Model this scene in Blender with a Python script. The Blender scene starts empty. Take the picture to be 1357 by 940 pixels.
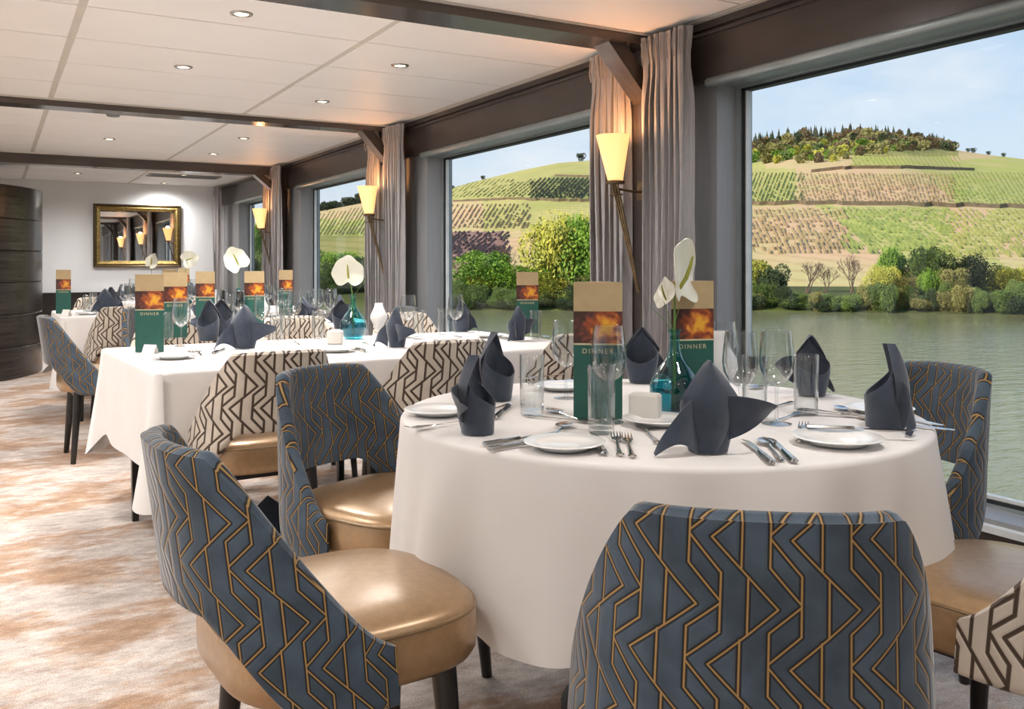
import bpy, bmesh, math, random
from mathutils import Vector, Matrix, noise
random.seed(7)
PI = math.pi
def R(d): return math.radians(d)
S = bpy.context.scene
C = S.collection

# ------------------------------------------------------------------ camera
EYE = 1.12
YAW = R(29.88)
F = 1195.0                      # focal length in pixels of the 1357 x 940 frame
SN, CS = math.sin(YAW), math.cos(YAW)
cd = bpy.data.cameras.new('camera'); cam = bpy.data.objects.new('camera', cd); C.objects.link(cam)
cam.location = (0, 0, EYE); cam.rotation_euler = (PI/2, 0, -YAW)
cd.sensor_width = 36; cd.lens = 36*F/1357; cd.shift_y = -120/1357
cd.clip_start = .05; cd.clip_end = 5000
S.camera = cam

def spot(px, py, z=.752):
    """where the sight line through a pixel meets the horizontal plane z"""
    Z = (EYE-z)*F/(py-350.0); X = (px-678.5)/F*Z
    return (X*CS+Z*SN, Z*CS-X*SN)
def far(px, Z):
    X = (px-678.5)/F*Z
    return (X*CS+Z*SN, Z*CS-X*SN)

# ------------------------------------------------------------------ colour management, world, sun
S.view_settings.view_transform = 'Standard'; S.view_settings.look = 'None'
S.view_settings.gamma = 1; S.view_settings.use_curve_mapping = False
S.view_settings.exposure = 0.08
W = bpy.data.worlds.new('sky'); S.world = W; W.use_nodes = True
nt = W.node_tree; nt.nodes.clear()
def N(nt, t, **k):
    n = nt.nodes.new(t)
    for a, b in k.items(): setattr(n, a, b)
    return n
def L(nt, a, b): nt.links.new(a, b)
tc = N(nt, 'ShaderNodeTexCoord'); sx = N(nt, 'ShaderNodeSeparateXYZ'); L(nt, tc.outputs['Generated'], sx.inputs[0])
rmp = N(nt, 'ShaderNodeValToRGB'); L(nt, sx.outputs[2], rmp.inputs[0])
e = rmp.color_ramp.elements
e[0].position = 0.0; e[0].color = (.74, .83, .93, 1); e[1].position = .6; e[1].color = (.22, .42, .78, 1)
m_ = e.new(.12); m_.color = (.66, .80, .95, 1); m_ = e.new(.27); m_.color = (.50, .68, .92, 1)
mp = N(nt, 'ShaderNodeMapping'); mp.inputs['Scale'].default_value = (1.0, 1.0, 2.2); mp.inputs['Location'].default_value = (.4, .1, .3)
L(nt, tc.outputs['Generated'], mp.inputs[0])
nz = N(nt, 'ShaderNodeTexNoise'); nz.inputs['Scale'].default_value = 3.4; nz.inputs['Detail'].default_value = 7; nz.inputs['Roughness'].default_value = .55
L(nt, mp.outputs[0], nz.inputs[0])
cr = N(nt, 'ShaderNodeMapRange'); cr.inputs[1].default_value = .47; cr.inputs[2].default_value = .70; L(nt, nz.outputs[0], cr.inputs[0])
mx = N(nt, 'ShaderNodeMixRGB'); mx.inputs[2].default_value = (.92, .93, .98, 1)
L(nt, cr.outputs[0], mx.inputs[0]); L(nt, rmp.outputs[0], mx.inputs[1])
bg = N(nt, 'ShaderNodeBackground'); bg.inputs[1].default_value = 1.0; L(nt, mx.outputs[0], bg.inputs[0])
wo = N(nt, 'ShaderNodeOutputWorld'); L(nt, bg.outputs[0], wo.inputs[0])

sd = bpy.data.lights.new('sun', 'SUN'); sun = bpy.data.objects.new('sun', sd); C.objects.link(sun)
sd.energy = 5.6; sd.angle = R(1.5); sd.color = (1, .90, .72)
sun.rotation_euler = Vector((-.75, .06, .46)).to_track_quat('Z', 'Y').to_euler()
CEIL_LAMP = 61.0                 # watts of each recessed ceiling lamp

# ------------------------------------------------------------------ object helpers
def tag(o, label=None, cat=None, group=None, kind=None):
    if label: o['label'] = label
    if cat: o['category'] = cat
    if group: o['group'] = group
    if kind: o['kind'] = kind
    return o
def empty(name, loc=(0, 0, 0), rz=0, label=None, cat=None, group=None, kind=None, scale=1):
    o = bpy.data.objects.new(name, None); C.objects.link(o); o.location = loc; o.rotation_euler = (0, 0, rz)
    o.empty_display_size = .05; o.scale = (scale,)*3
    return tag(o, label, cat, group, kind)
def link(name, me, parent=None, loc=None, rot=None, label=None, cat=None, group=None, kind=None, mat=None):
    o = bpy.data.objects.new(name, me); C.objects.link(o)
    if parent: o.parent = parent
    if loc: o.location = loc
    if rot: o.rotation_euler = rot
    if mat:
        o.material_slots[0].link = 'OBJECT'; o.material_slots[0].material = mat
    return tag(o, label, cat, group, kind)

class MB:
    """collects vertices and faces of one mesh"""
    def __init__(s): s.v = []; s.f = []; s.uv = None; s.mi = []
    def add(s, vs, fs, mi=0):
        o = len(s.v); s.v += [tuple(v) for v in vs]; s.f += [tuple(i+o for i in f) for f in fs]; s.mi += [mi]*len(fs); return s
    def box(s, x0, x1, y0, y1, z0, z1, mi=0):
        return s.add([(x0,y0,z0),(x1,y0,z0),(x1,y1,z0),(x0,y1,z0),(x0,y0,z1),(x1,y0,z1),(x1,y1,z1),(x0,y1,z1)],
              [(0,3,2,1),(4,5,6,7),(0,1,5,4),(1,2,6,5),(2,3,7,6),(3,0,4,7)], mi)
    def rbox(s, x0, x1, y0, y1, z0, z1, r=.005, seg=3, mi=0):
        """box with rounded vertical edges and softened top"""
        cx, cy, hx, hy = (x0+x1)/2, (y0+y1)/2, (x1-x0)/2, (y1-y0)/2
        def ring(z, ins):
            out = []
            for q in range(4):
                sx_, sy_ = ((1,1),(-1,1),(-1,-1),(1,-1))[q]
                for k in range(seg+1):
                    a = PI/2*(q+k/seg)
                    out.append((cx+sx_*(hx-r)+(r-ins)*math.cos(a), cy+sy_*(hy-r)+(r-ins)*math.sin(a), z))
            return out
        rings = [ring(z0, r*.6), ring(z0+r*.6, 0), ring(z1-r*.6, 0), ring(z1, r*.6)]
        return s.loft(rings, True, True, mi=mi)
    def loft(s, rings, cap0=False, cap1=False, closed=True, mi=0):
        n = len(rings[0]); vs = [p for r_ in rings for p in r_]; fs = []
        for i in range(len(rings)-1):
            for j in range(n if closed else n-1):
                a, b = i*n+j, i*n+(j+1) % n; fs.append((a, b, b+n, a+n))
        if cap0: fs.append(tuple(range(n-1, -1, -1)))
        if cap1: fs.append(tuple((len(rings)-1)*n+k for k in range(n)))
        return s.add(vs, fs, mi)
    def lathe(s, prof, n=24, x=0, y=0, z=0, mi=0, cap0=False, cap1=False):
        rings = [[(x+r*math.cos(2*PI*k/n), y+r*math.sin(2*PI*k/n), z+h) for k in range(n)] for r, h in prof]
        return s.loft(rings, cap0, cap1, mi=mi)
    def tube(s, pts, rad, n=8, cap=True, mi=0):
        pts = [Vector(p) for p in pts]; rads = rad if isinstance(rad, (list, tuple)) else [rad]*len(pts); rings = []
        up = None
        for i, p in enumerate(pts):
            d = (pts[min(i+1, len(pts)-1)]-pts[max(i-1, 0)]).normalized()
            if up is None: up = d.orthogonal().normalized()
            up = (up-d*up.dot(d)).normalized(); w = d.cross(up)
            rings.append([tuple(p+(up*math.cos(2*PI*k/n)+w*math.sin(2*PI*k/n))*rads[i]) for k in range(n)])
        return s.loft(rings, cap, cap, mi=mi)
    def grid(s, fn, nu, nv, closed_u=False, mi=0):
        vs = [fn(i/(nu if closed_u else nu-1), j/(nv-1)) for j in range(nv) for i in range(nu)]; fs = []
        for j in range(nv-1):
            for i in range(nu if closed_u else nu-1):
                a = j*nu+i; b = j*nu+(i+1) % nu; fs.append((a, b, b+nu, a+nu))
        return s.add(vs, fs, mi)
    def mesh(s, name, mats, smooth=True, sharp=40, fix=True):
        me = bpy.data.meshes.new(name); me.from_pydata(s.v, [], s.f)
        for m in (mats if isinstance(mats, (list, tuple)) else [mats]): me.materials.append(m)
        if any(s.mi): me.polygons.foreach_set('material_index', s.mi)
        if s.uv:
            ul = me.uv_layers.new(name='UVMap')
            for l in me.loops: ul.data[l.index].uv = s.uv[l.vertex_index]
        if fix:
            bm = bmesh.new(); bm.from_mesh(me); bmesh.ops.recalc_face_normals(bm, faces=bm.faces); bm.to_mesh(me); bm.free()
        if smooth:
            me.polygons.foreach_set('use_smooth', [True]*len(me.polygons))
            if sharp: me.set_sharp_from_angle(angle=R(sharp))
        me.update(); return me
def solid(me, th, off=-1):
    """give a sheet mesh real thickness: second skin along the vertex normals and a rim"""
    bm = bmesh.new(); bm.from_mesh(me); bmesh.ops.recalc_face_normals(bm, faces=bm.faces); bm.normal_update()
    vs = list(bm.verts); fs = list(bm.faces); be = [e for e in bm.edges if e.is_boundary]
    nv = {v: bm.verts.new(v.co+v.normal*th) for v in vs}
    for f in fs: bm.faces.new([nv[v] for v in reversed(f.verts)])
    for e in be:
        a, b_ = e.verts
        l = e.link_loops[0]
        if l.vert != a: a, b_ = b_, a
        bm.faces.new([b_, a, nv[a], nv[b_]])
    bm.to_mesh(me); bm.free(); me.polygons.foreach_set('use_smooth', [True]*len(me.polygons)); me.set_sharp_from_angle(angle=R(50)); return me

# ------------------------------------------------------------------ materials
def new_mat(name):
    m = bpy.data.materials.new(name); m.use_nodes = True; t = m.node_tree; t.nodes.clear()
    o = N(t, 'ShaderNodeOutputMaterial'); b = N(t, 'ShaderNodeBsdfPrincipled'); L(t, b.outputs[0], o.inputs[0]); return m, t, b, o
def pm(name, c1, c2=None, scale=20, rough=.5, metal=0, bump=0, bscale=None, detail=4, stretch=(1,1,1), coat=0, sheen=0, spec=.5, lo=.35, hi=.65, emit=None, es=0, alpha=None, trans=0, aniso=0):
    m, t, b, o = new_mat(name); c2 = c2 or tuple(x*.85 for x in c1)
    tc = N(t, 'ShaderNodeTexCoord'); mp = N(t, 'ShaderNodeMapping'); mp.inputs['Scale'].default_value = stretch
    L(t, tc.outputs['Object'], mp.inputs[0])
    n = N(t, 'ShaderNodeTexNoise'); n.inputs['Scale'].default_value = scale; n.inputs['Detail'].default_value = detail; L(t, mp.outputs[0], n.inputs[0])
    r = N(t, 'ShaderNodeMapRange'); r.inputs[1].default_value = lo; r.inputs[2].default_value = hi; L(t, n.outputs[0], r.inputs[0])
    x = N(t, 'ShaderNodeMixRGB'); x.inputs[1].default_value = (*c1, 1); x.inputs[2].default_value = (*c2, 1); L(t, r.outputs[0], x.inputs[0]); L(t, x.outputs[0], b.inputs['Base Color'])
    b.inputs['Roughness'].default_value = rough; b.inputs['Metallic'].default_value = metal
    b.inputs['Coat Weight'].default_value = coat; b.inputs['Coat Roughness'].default_value = .22 if metal else .03; b.inputs['Sheen Weight'].default_value = sheen; b.inputs['Specular IOR Level'].default_value = spec
    b.inputs['Transmission Weight'].default_value = trans
    if bump:
        n2 = N(t, 'ShaderNodeTexNoise'); n2.inputs['Scale'].default_value = bscale or scale*4; n2.inputs['Detail'].default_value = 3; L(t, mp.outputs[0], n2.inputs[0])
        bp = N(t, 'ShaderNodeBump'); bp.inputs['Strength'].default_value = bump; bp.inputs['Distance'].default_value = .01; L(t, n2.outputs[0], bp.inputs['Height']); L(t, bp.outputs[0], b.inputs['Normal'])
    if emit: b.inputs['Emission Color'].default_value = (*emit, 1); b.inputs['Emission Strength'].default_value = es
    return m
def clear_glass(name, tint=(1, 1, 1), refl=.10, edge=.85, power=3.2, rough=.02):
    """thin clear glass: lets the scene through, mirrors it towards the grazing edges"""
    m = bpy.data.materials.new(name); m.use_nodes = True; t = m.node_tree; t.nodes.clear()
    o = N(t, 'ShaderNodeOutputMaterial'); tr = N(t, 'ShaderNodeBsdfTransparent'); gl = N(t, 'ShaderNodeBsdfGlossy'); gl.inputs['Roughness'].default_value = rough
    n = N(t, 'ShaderNodeTexNoise'); n.inputs['Scale'].default_value = 3; r = N(t, 'ShaderNodeMixRGB'); r.inputs[1].default_value = (*tint, 1); r.inputs[2].default_value = (*[x*.97 for x in tint], 1)
    L(t, n.outputs[0], r.inputs[0]); L(t, r.outputs[0], tr.inputs[0])
    lw = N(t, 'ShaderNodeLayerWeight'); lw.inputs[0].default_value = .5
    p = N(t, 'ShaderNodeMath', operation='POWER'); p.inputs[1].default_value = power; L(t, lw.outputs['Facing'], p.inputs[0])
    q = N(t, 'ShaderNodeMath', operation='MULTIPLY_ADD'); q.inputs[1].default_value = edge-refl; q.inputs[2].default_value = refl; L(t, p.outputs[0], q.inputs[0])
    mx = N(t, 'ShaderNodeMixShader'); L(t, q.outputs[0], mx.inputs[0]); L(t, tr.outputs[0], mx.inputs[1]); L(t, gl.outputs[0], mx.inputs[2]); L(t, mx.outputs[0], o.inputs[0])
    return m

# zigzag velvet: distance to the line segments of one repeat of the woven pattern
PX_, PY_ = .094, .160
SEG = [((0,-150),(0,115)),((0,115),(125,262)),((0,-5),(125,145)),((125,145),(125,395)),((125,272),(0,385)),((125,395),(0,515)),
       ((85,0),(350,285)),((350,285),(85,535)),((202,-115),(202,125)),((230,155),(230,400))]
def zigzag(name, base, base2, core, edge, w0=.0013, w1=.0034, rough=.75, sheen=.6, relief=.35):
    m, t, b, o = new_mat(name)
    uv = N(t, 'ShaderNodeTexCoord'); dists = []
    for (a, c) in SEG:
        a = Vector((a[0]/315*PX_, -a[1]/535*PY_, 0)); c = Vector((c[0]/315*PX_, -c[1]/535*PY_, 0)); mid = (a+c)/2; h = (c-a)/2
        s1 = N(t, 'ShaderNodeVectorMath', operation='SUBTRACT'); L(t, uv.outputs['UV'], s1.inputs[0]); s1.inputs[1].default_value = mid
        w = N(t, 'ShaderNodeVectorMath', operation='WRAP'); L(t, s1.outputs[0], w.inputs[0]); w.inputs[1].default_value = (PX_/2, PY_/2, 1); w.inputs[2].default_value = (-PX_/2, -PY_/2, -1)
        d = N(t, 'ShaderNodeVectorMath', operation='DOT_PRODUCT'); L(t, w.outputs[0], d.inputs[0]); d.inputs[1].default_value = h/h.length_squared
        cl = N(t, 'ShaderNodeClamp'); L(t, d.outputs['Value'], cl.inputs[0]); cl.inputs[1].default_value = -1; cl.inputs[2].default_value = 1
        sc = N(t, 'ShaderNodeVectorMath', operation='SCALE'); sc.inputs[0].default_value = h; L(t, cl.outputs[0], sc.inputs['Scale'])
        df = N(t, 'ShaderNodeVectorMath', operation='DISTANCE'); L(t, w.outputs[0], df.inputs[0]); L(t, sc.outputs[0], df.inputs[1]); dists.append(df.outputs['Value'])
    cur = dists[0]
    for x in dists[1:]:
        mn = N(t, 'ShaderNodeMath', operation='MINIMUM'); L(t, cur, mn.inputs[0]); L(t, x, mn.inputs[1]); cur = mn.outputs[0]
    n = N(t, 'ShaderNodeTexNoise'); n.inputs['Scale'].default_value = 14; n.inputs['Detail'].default_value = 5; L(t, uv.outputs['Object'], n.inputs[0])
    r = N(t, 'ShaderNodeMapRange'); r.inputs[1].default_value = .35; r.inputs[2].default_value = .65; L(t, n.outputs[0], r.inputs[0])
    bm_ = N(t, 'ShaderNodeMixRGB'); bm_.inputs[1].default_value = (*base, 1); bm_.inputs[2].default_value = (*base2, 1); L(t, r.outputs[0], bm_.inputs[0])
    e1 = N(t, 'ShaderNodeMapRange'); e1.interpolation_type = 'SMOOTHSTEP'; L(t, cur, e1.inputs[0]); e1.inputs[1].default_value = w1*.8; e1.inputs[2].default_value = w1*1.15; e1.inputs[3].default_value = 1; e1.inputs[4].default_value = 0
    e0 = N(t, 'ShaderNodeMapRange'); e0.interpolation_type = 'SMOOTHSTEP'; L(t, cur, e0.inputs[0]); e0.inputs[1].default_value = w0*.7; e0.inputs[2].default_value = w0*1.4; e0.inputs[3].default_value = 1; e0.inputs[4].default_value = 0
    m1 = N(t, 'ShaderNodeMixRGB'); L(t, e1.outputs[0], m1.inputs[0]); L(t, bm_.outputs[0], m1.inputs[1]); m1.inputs[2].default_value = (*edge, 1)
    m2 = N(t, 'ShaderNodeMixRGB'); L(t, e0.outputs[0], m2.inputs[0]); L(t, m1.outputs[0], m2.inputs[1]); m2.inputs[2].default_value = (*core, 1)
    L(t, m2.outputs[0], b.inputs['Base Color']); b.inputs['Roughness'].default_value = rough; b.inputs['Sheen Weight'].default_value = sheen; b.inputs['Sheen Roughness'].default_value = .35
    hr = N(t, 'ShaderNodeMapRange'); L(t, cur, hr.inputs[0]); hr.inputs[1].default_value = w0; hr.inputs[2].default_value = w1*1.8
    bp = N(t, 'ShaderNodeBump'); bp.inputs['Strength'].default_value = relief; bp.inputs['Distance'].default_value = .004; L(t, hr.outputs[0], bp.inputs['Height']); L(t, bp.outputs[0], b.inputs['Normal'])
    return m
M = {}
M['blue_velvet'] = zigzag('blue_zigzag_velvet', (.030, .050, .075), (.062, .095, .135), (.36, .215, .07), (.008, .007, .007), w0=.0011, w1=.0038, sheen=.4)
M['cream_velvet'] = zigzag('cream_zigzag_velvet', (.50, .44, .37), (.60, .53, .45), (.055, .032, .018), (.07, .045, .03), w0=.0014, w1=.0040, sheen=.2)
M['seat'] = pm('bronze_leather', (.40, .25, .125), (.35, .215, .105), 60, .36, .45, .03, 500, spec=.8, coat=.4)
M['piping'] = pm('bronze_piping', (.28, .18, .09), None, 50, .4, .3)
M['black_leg'] = pm('black_lacquered_wood', (.010, .009, .009), (.018, .015, .013), 12, .32, stretch=(8, 8, 1))
M['cloth'] = pm('white_table_linen', (.76, .73, .71), (.73, .70, .68), 5, .85, bump=.5, bscale=4, sheen=.1)
M['wood_top'] = pm('dark_table_wood', (.06, .035, .02), (.03, .018, .01), 4, .4, stretch=(1, 12, 1))
M['napkin'] = pm('slate_blue_napkin', (.026, .037, .062), (.038, .050, .076), 40, .8, bump=.1, bscale=1500, sheen=.35)
M['porcelain'] = pm('white_porcelain', (.90, .89, .87), (.87, .86, .84), 4, .16, coat=.3)
M['steel'] = pm('polished_cutlery', (.72, .70, .68), (.60, .58, .55), 30, .14, 1)
M['glass'] = clear_glass('clear_glassware', tint=(.98, .99, .99), refl=.045, edge=1.0, power=2.2)
M['pane'] = clear_glass('window_pane', tint=(.985, .995, .99), refl=.015, edge=.25, power=5, rough=.0)
M['frost'] = pm('frosted_white_glass', (.82, .82, .82), (.78, .78, .79), 6, .45, trans=.03)
M['block'] = pm('white_ceramic', (.70, .67, .62), (.64, .61, .56), 8, .5)
M['paper'] = pm('white_card_paper', (.82, .80, .76), (.79, .77, .73), 12, .7)
M['gold_paper'] = pm('tan_gold_paper', (.47, .35, .19), (.43, .32, .17), 30, .5)
M['green_paper'] = pm('dark_green_paper', (.012, .10, .075), (.014, .085, .068), 30, .45)
M['line'] = pm('pale_gold_print', (.62, .56, .36), None, 30, .5)
M['ceiling'] = pm('off_white_ceiling_panel', (.90, .89, .88), (.88, .87, .86), 3, .5, bump=.01)
M['joint'] = pm('ceiling_joint', (.30, .285, .26), (.36, .34, .31), 5, .6)
M['seam'] = pm('ceiling_seam_strip', (.62, .58, .53), (.57, .54, .49), 5, .45)
M['beam'] = pm('dark_bronze_beam', (.085, .070, .062), (.11, .09, .08), 3, .17, .5, stretch=(1, 8, 8))
M['fascia'] = pm('dark_brown_fascia', (.058, .043, .037), (.072, .055, .048), 2.5, .32, .1, stretch=(4, 1, 4))
M['pilaster'] = pm('grey_brown_pilaster', (.27, .275, .285), (.31, .31, .315), 6, .42, .1, stretch=(30, 30, .6))
M['alu'] = pm('grey_window_frame', (.34, .38, .38), (.28, .32, .32), 6, .35, .5)
M['seal'] = pm('black_window_seal', (.012, .014, .015), None, 6, .5)
M['white_alu'] = pm('white_window_frame', (.74, .77, .77), None, 6, .35)
M['wall'] = pm('white_wall_paint', (.80, .82, .84), (.77, .79, .81), 2, .6)
M['dado'] = pm('black_brown_wainscot', (.016, .013, .012), (.028, .022, .02), 5, .35)
M['gilt'] = pm('antique_gilt', (.42, .30, .10), (.10, .065, .025), 70, .38, .8, bump=.5, bscale=120)
M['gilt_dark'] = pm('dark_bronze_frame', (.045, .03, .015), (.09, .06, .02), 40, .4, .6)
M['mirror'] = pm('mirror_glass', (.88, .89, .89), (.87, .88, .88), 2, .01, 1)
M['curtain'] = pm('grey_taupe_curtain', (.31, .29, .29), (.25, .23, .23), 30, .62, bump=.12, bscale=300, sheen=.5, stretch=(6, 6, .5))
M['brass'] = pm('aged_brass', (.22, .15, .08), (.13, .09, .05), 30, .4, .8)
M['shade'] = pm('glowing_parchment_shade', (.85, .62, .36), (.80, .55, .30), 14, .7, emit=(1, .50, .17), es=1.25)
M['screen_wood'] = pm('dark_stained_curved_panel', (.055, .045, .040), (.030, .024, .020), 3, .25, .15, stretch=(.5, .5, 12))
M['vent'] = pm('grey_vent', (.20, .21, .21), None, 10, .4, .3)
M['lens'] = pm('lamp_lens', (.9, .85, .7), None, 10, .3, emit=(1, .86, .62), es=9)
M['chrome'] = pm('satin_chrome_ring', (.55, .52, .48), None, 10, .25, .9)
M['spathe'] = pm('creamy_white_petal', (.80, .78, .68), (.74, .74, .60), 12, .35, coat=.2)
M['spadix'] = pm('yellow_green_spadix', (.42, .38, .05), (.30, .33, .05), 90, .6, bump=.6, bscale=400)
M['stem'] = pm('green_stem', (.09, .20, .03), (.13, .24, .05), 30, .45)
M['teal'] = clear_glass('teal_blown_glass', tint=(.30, .74, .78), refl=.07, edge=.75, power=2.4)
M['teal_water'] = clear_glass('teal_tinted_water', tint=(.30, .66, .74), refl=.03, edge=.25)
M['candle'] = pm('pale_candle_wax', (.80, .62, .52), None, 20, .5)

# carpet
m, t, b, o = new_mat('mottled_carpet'); tc = N(t, 'ShaderNodeTexCoord')
mp = N(t, 'ShaderNodeMapping'); mp.inputs['Rotation'].default_value = (0, 0, R(30)); mp.inputs['Scale'].default_value = (.75, 1.5, 1); L(t, tc.outputs['Object'], mp.inputs[0])
def noi(sc, de, ro, src): 
    n = N(t, 'ShaderNodeTexNoise'); n.inputs['Scale'].default_value = sc; n.inputs['Detail'].default_value = de; n.inputs['Roughness'].default_value = ro; L(t, src, n.inputs[0]); return n.outputs[0]
big = noi(1.3, 6, .72, mp.outputs[0]); mid = noi(11, 8, .85, mp.outputs[0]); fin = noi(260, 2, .6, tc.outputs['Object'])
r1 = N(t, 'ShaderNodeValToRGB'); L(t, big, r1.inputs[0]); e = r1.color_ramp.elements
e[0].position = .30; e[0].color = (.42, .335, .29, 1); e[1].position = .72; e[1].color = (.62, .39, .235, 1)
for p_, c_ in ((.40, (.62, .54, .48)), (.47, (.74, .665, .61)), (.54, (.56, .385, .27)), (.60, (.48, .29, .17)), (.66, (.68, .575, .50))):
    q = e.new(p_); q.color = (*c_, 1)
r2 = N(t, 'ShaderNodeValToRGB'); L(t, mid, r2.inputs[0]); e = r2.color_ramp.elements
e[0].position = .36; e[0].color = (.50, .46, .45, 1); e[1].position = .58; e[1].color = (1, 1, 1, 1)
mu = N(t, 'ShaderNodeMixRGB', blend_type='MULTIPLY'); mu.inputs[0].default_value = .85; L(t, r1.outputs[0], mu.inputs[1]); L(t, r2.outputs[0], mu.inputs[2])
r3 = N(t, 'ShaderNodeMapRange'); r3.inputs[1].default_value = .35; r3.inputs[2].default_value = .65; r3.inputs[3].default_value = .66; r3.inputs[4].default_value = 1.2; L(t, fin, r3.inputs[0])
mu2 = N(t, 'ShaderNodeVectorMath', operation='SCALE'); L(t, mu.outputs[0], mu2.inputs[0]); L(t, r3.outputs[0], mu2.inputs['Scale']); L(t, mu2.outputs[0], b.inputs['Base Color'])
b.inputs['Roughness'].default_value = .95; b.inputs['Sheen Weight'].default_value = .15
bp = N(t, 'ShaderNodeBump'); bp.inputs['Strength'].default_value = .5; bp.inputs['Distance'].default_value = .004; L(t, fin, bp.inputs['Height']); L(t, bp.outputs[0], b.inputs['Normal'])
M['carpet'] = m
# menu picture: blurred orange blossom on brown
m, t, b, o = new_mat('menu_flower_print'); tc = N(t, 'ShaderNodeTexCoord')
n1 = N(t, 'ShaderNodeTexNoise'); n1.inputs['Scale'].default_value = 34; n1.inputs['Detail'].default_value = 3; n1.inputs['Distortion'].default_value = .5; L(t, tc.outputs['Object'], n1.inputs[0])
gr = N(t, 'ShaderNodeVectorMath', operation='DISTANCE'); L(t, tc.outputs['Object'], gr.inputs[0]); gr.inputs[1].default_value = (.02, -.03, .215)
g2 = N(t, 'ShaderNodeMapRange'); g2.inputs[1].default_value = .01; g2.inputs[2].default_value = .07; g2.inputs[3].default_value = .26; g2.inputs[4].default_value = -.12; L(t, gr.outputs['Value'], g2.inputs[0])
ad = N(t, 'ShaderNodeMath', operation='ADD'); L(t, n1.outputs[0], ad.inputs[0]); L(t, g2.outputs[0], ad.inputs[1])
r1 = N(t, 'ShaderNodeValToRGB'); L(t, ad.outputs[0], r1.inputs[0]); e = r1.color_ramp.elements
e[0].position = .36; e[0].color = (.045, .015, .010, 1); e[1].position = .80; e[1].color = (.75, .38, .03, 1)
for p_, c_ in ((.48, (.10, .028, .018)), (.60, (.30, .06, .015)), (.70, (.60, .20, .03))):
    q = e.new(p_); q.color = (*c_, 1)
L(t, r1.outputs[0], b.inputs['Base Color']); b.inputs['Roughness'].default_value = .4
M['menu_pic'] = m

# ------------------------------------------------------------------ the room
CEIL = 2.22; X0, X1 = -3.6, 2.8; Y0, Y1 = -3.2, 13.2
mb = MB(); mb.box(X0, 3.0, Y0, Y1, -.12, 0); link('floor', mb.mesh('floor', M['carpet'], False), kind='structure')
ce = link('ceiling', MB().box(X0, 2.86, Y0, Y1, CEIL+.006, CEIL+.12).mesh('ceiling', M['joint'], False), kind='structure')
BEAMS = [(.28, .46, .055), (3.40, 3.60, .055), (6.68, 6.86, .055), (10.02, 10.20, .115)]
xs = [X0, -2.18, -.93, .324, 1.578, 2.74]
bays = [(Y0, .28), (.46, 3.40), (3.60, 6.68), (6.86, 10.02), (10.20, Y1)]
pc = {}
for (ya, yb) in bays:
    n = round((yb-ya)/.62); st = (yb-ya)/n
    for k in range(n):
        for i in range(len(xs)-1):
            w, d = xs[i+1]-xs[i]-.034, st-.010
            key = (round(w, 3), round(d, 3))
            if key not in pc: pc[key] = MB().box(-w/2, w/2, -d/2, d/2, 0, .012).mesh('ceiling_panel', M['ceiling'], False)
            link('ceiling_panel', pc[key], ce, ((xs[i]+xs[i+1])/2, ya+st*(k+.5), CEIL-.006))
for x_ in xs[1:]:
    link('seam_strip', MB().box(x_-.017, x_+.017, Y0, Y1, CEIL-.002, CEIL+.006).mesh('seam_strip', M['seam'], False), ce)
link('edge_strip', MB().box(2.757, 2.84, Y0, Y1, CEIL-.004, CEIL+.006).mesh('edge_strip', M['seam'], False), ce)
k = 0
for (ya, yb, dr) in BEAMS:
    k += 1
    mb = MB().box(X0, 2.74, ya, yb, CEIL-dr, CEIL-.001)
    bo = link('trim_%d' % k, mb.mesh('trim', M['beam'], False), kind='structure')
    mb = MB().box(X0, 2.74, ya-.012, ya, CEIL-.016, CEIL-.002); link('edge_bead', mb.mesh('edge_bead', M['seam'], False), bo)
    # dark column on the window wall and the slanted brace under the beam end
    yc = (ya+yb)/2
    link('column', MB().box(2.742, 2.84, yc-.075, yc+.075, 0, CEIL-.001).mesh('column', M['fascia'], False), bo)
    mb = MB(); vs = []
    for y_ in (yc-.06, yc+.06): vs += [(2.50, y_, CEIL-dr), (2.60, y_, CEIL-dr), (2.742, y_, 2.01), (2.742, y_, 1.90)]
    mb.add(vs, [(0,1,2,3),(7,6,5,4),(0,4,5,1),(1,5,6,2),(2,6,7,3),(3,7,4,0)])
    link('brace', mb.mesh('brace', M['beam'], False), bo)

# window wall: openings between pilasters
WIN = [(-2.30, -.16), (.84, 3.09), (4.00, 6.25), (7.25, 9.50), (10.5, 12.32)]
ZT, ZB = 1.925, .28
mb = MB()
mb.box(2.85, 3.06, Y0, Y1, 0, ZB-.02)
edges = [Y0]+[v for w in WIN for v in w]+[Y1]
for i in range(0, len(edges), 2): mb.box(2.85, 3.06, edges[i], edges[i+1], ZB-.02, 2.0)
mb.box(2.85, 3.06, Y0, Y1, 2.0, CEIL+.1)
wr = link('wall_right', mb.mesh('wall_right', M['pilaster'], False), kind='structure')
link('fascia', MB().box(2.815, 2.85, Y0, Y1, 1.955, CEIL).mesh('fascia', M['fascia'], False), wr)
link('crown_moulding', MB().box(2.79, 2.815, Y0, Y1, CEIL-.035, CEIL-.001).box(2.803, 2.815, Y0, Y1, CEIL-.06, CEIL-.045).mesh('crown_moulding', M['fascia'], False), wr)
link('wainscot', MB().box(2.82, 2.85, Y0, Y1, .0, ZB-.035).mesh('wainscot', M['fascia'], False), wr)
k = 0
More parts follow.
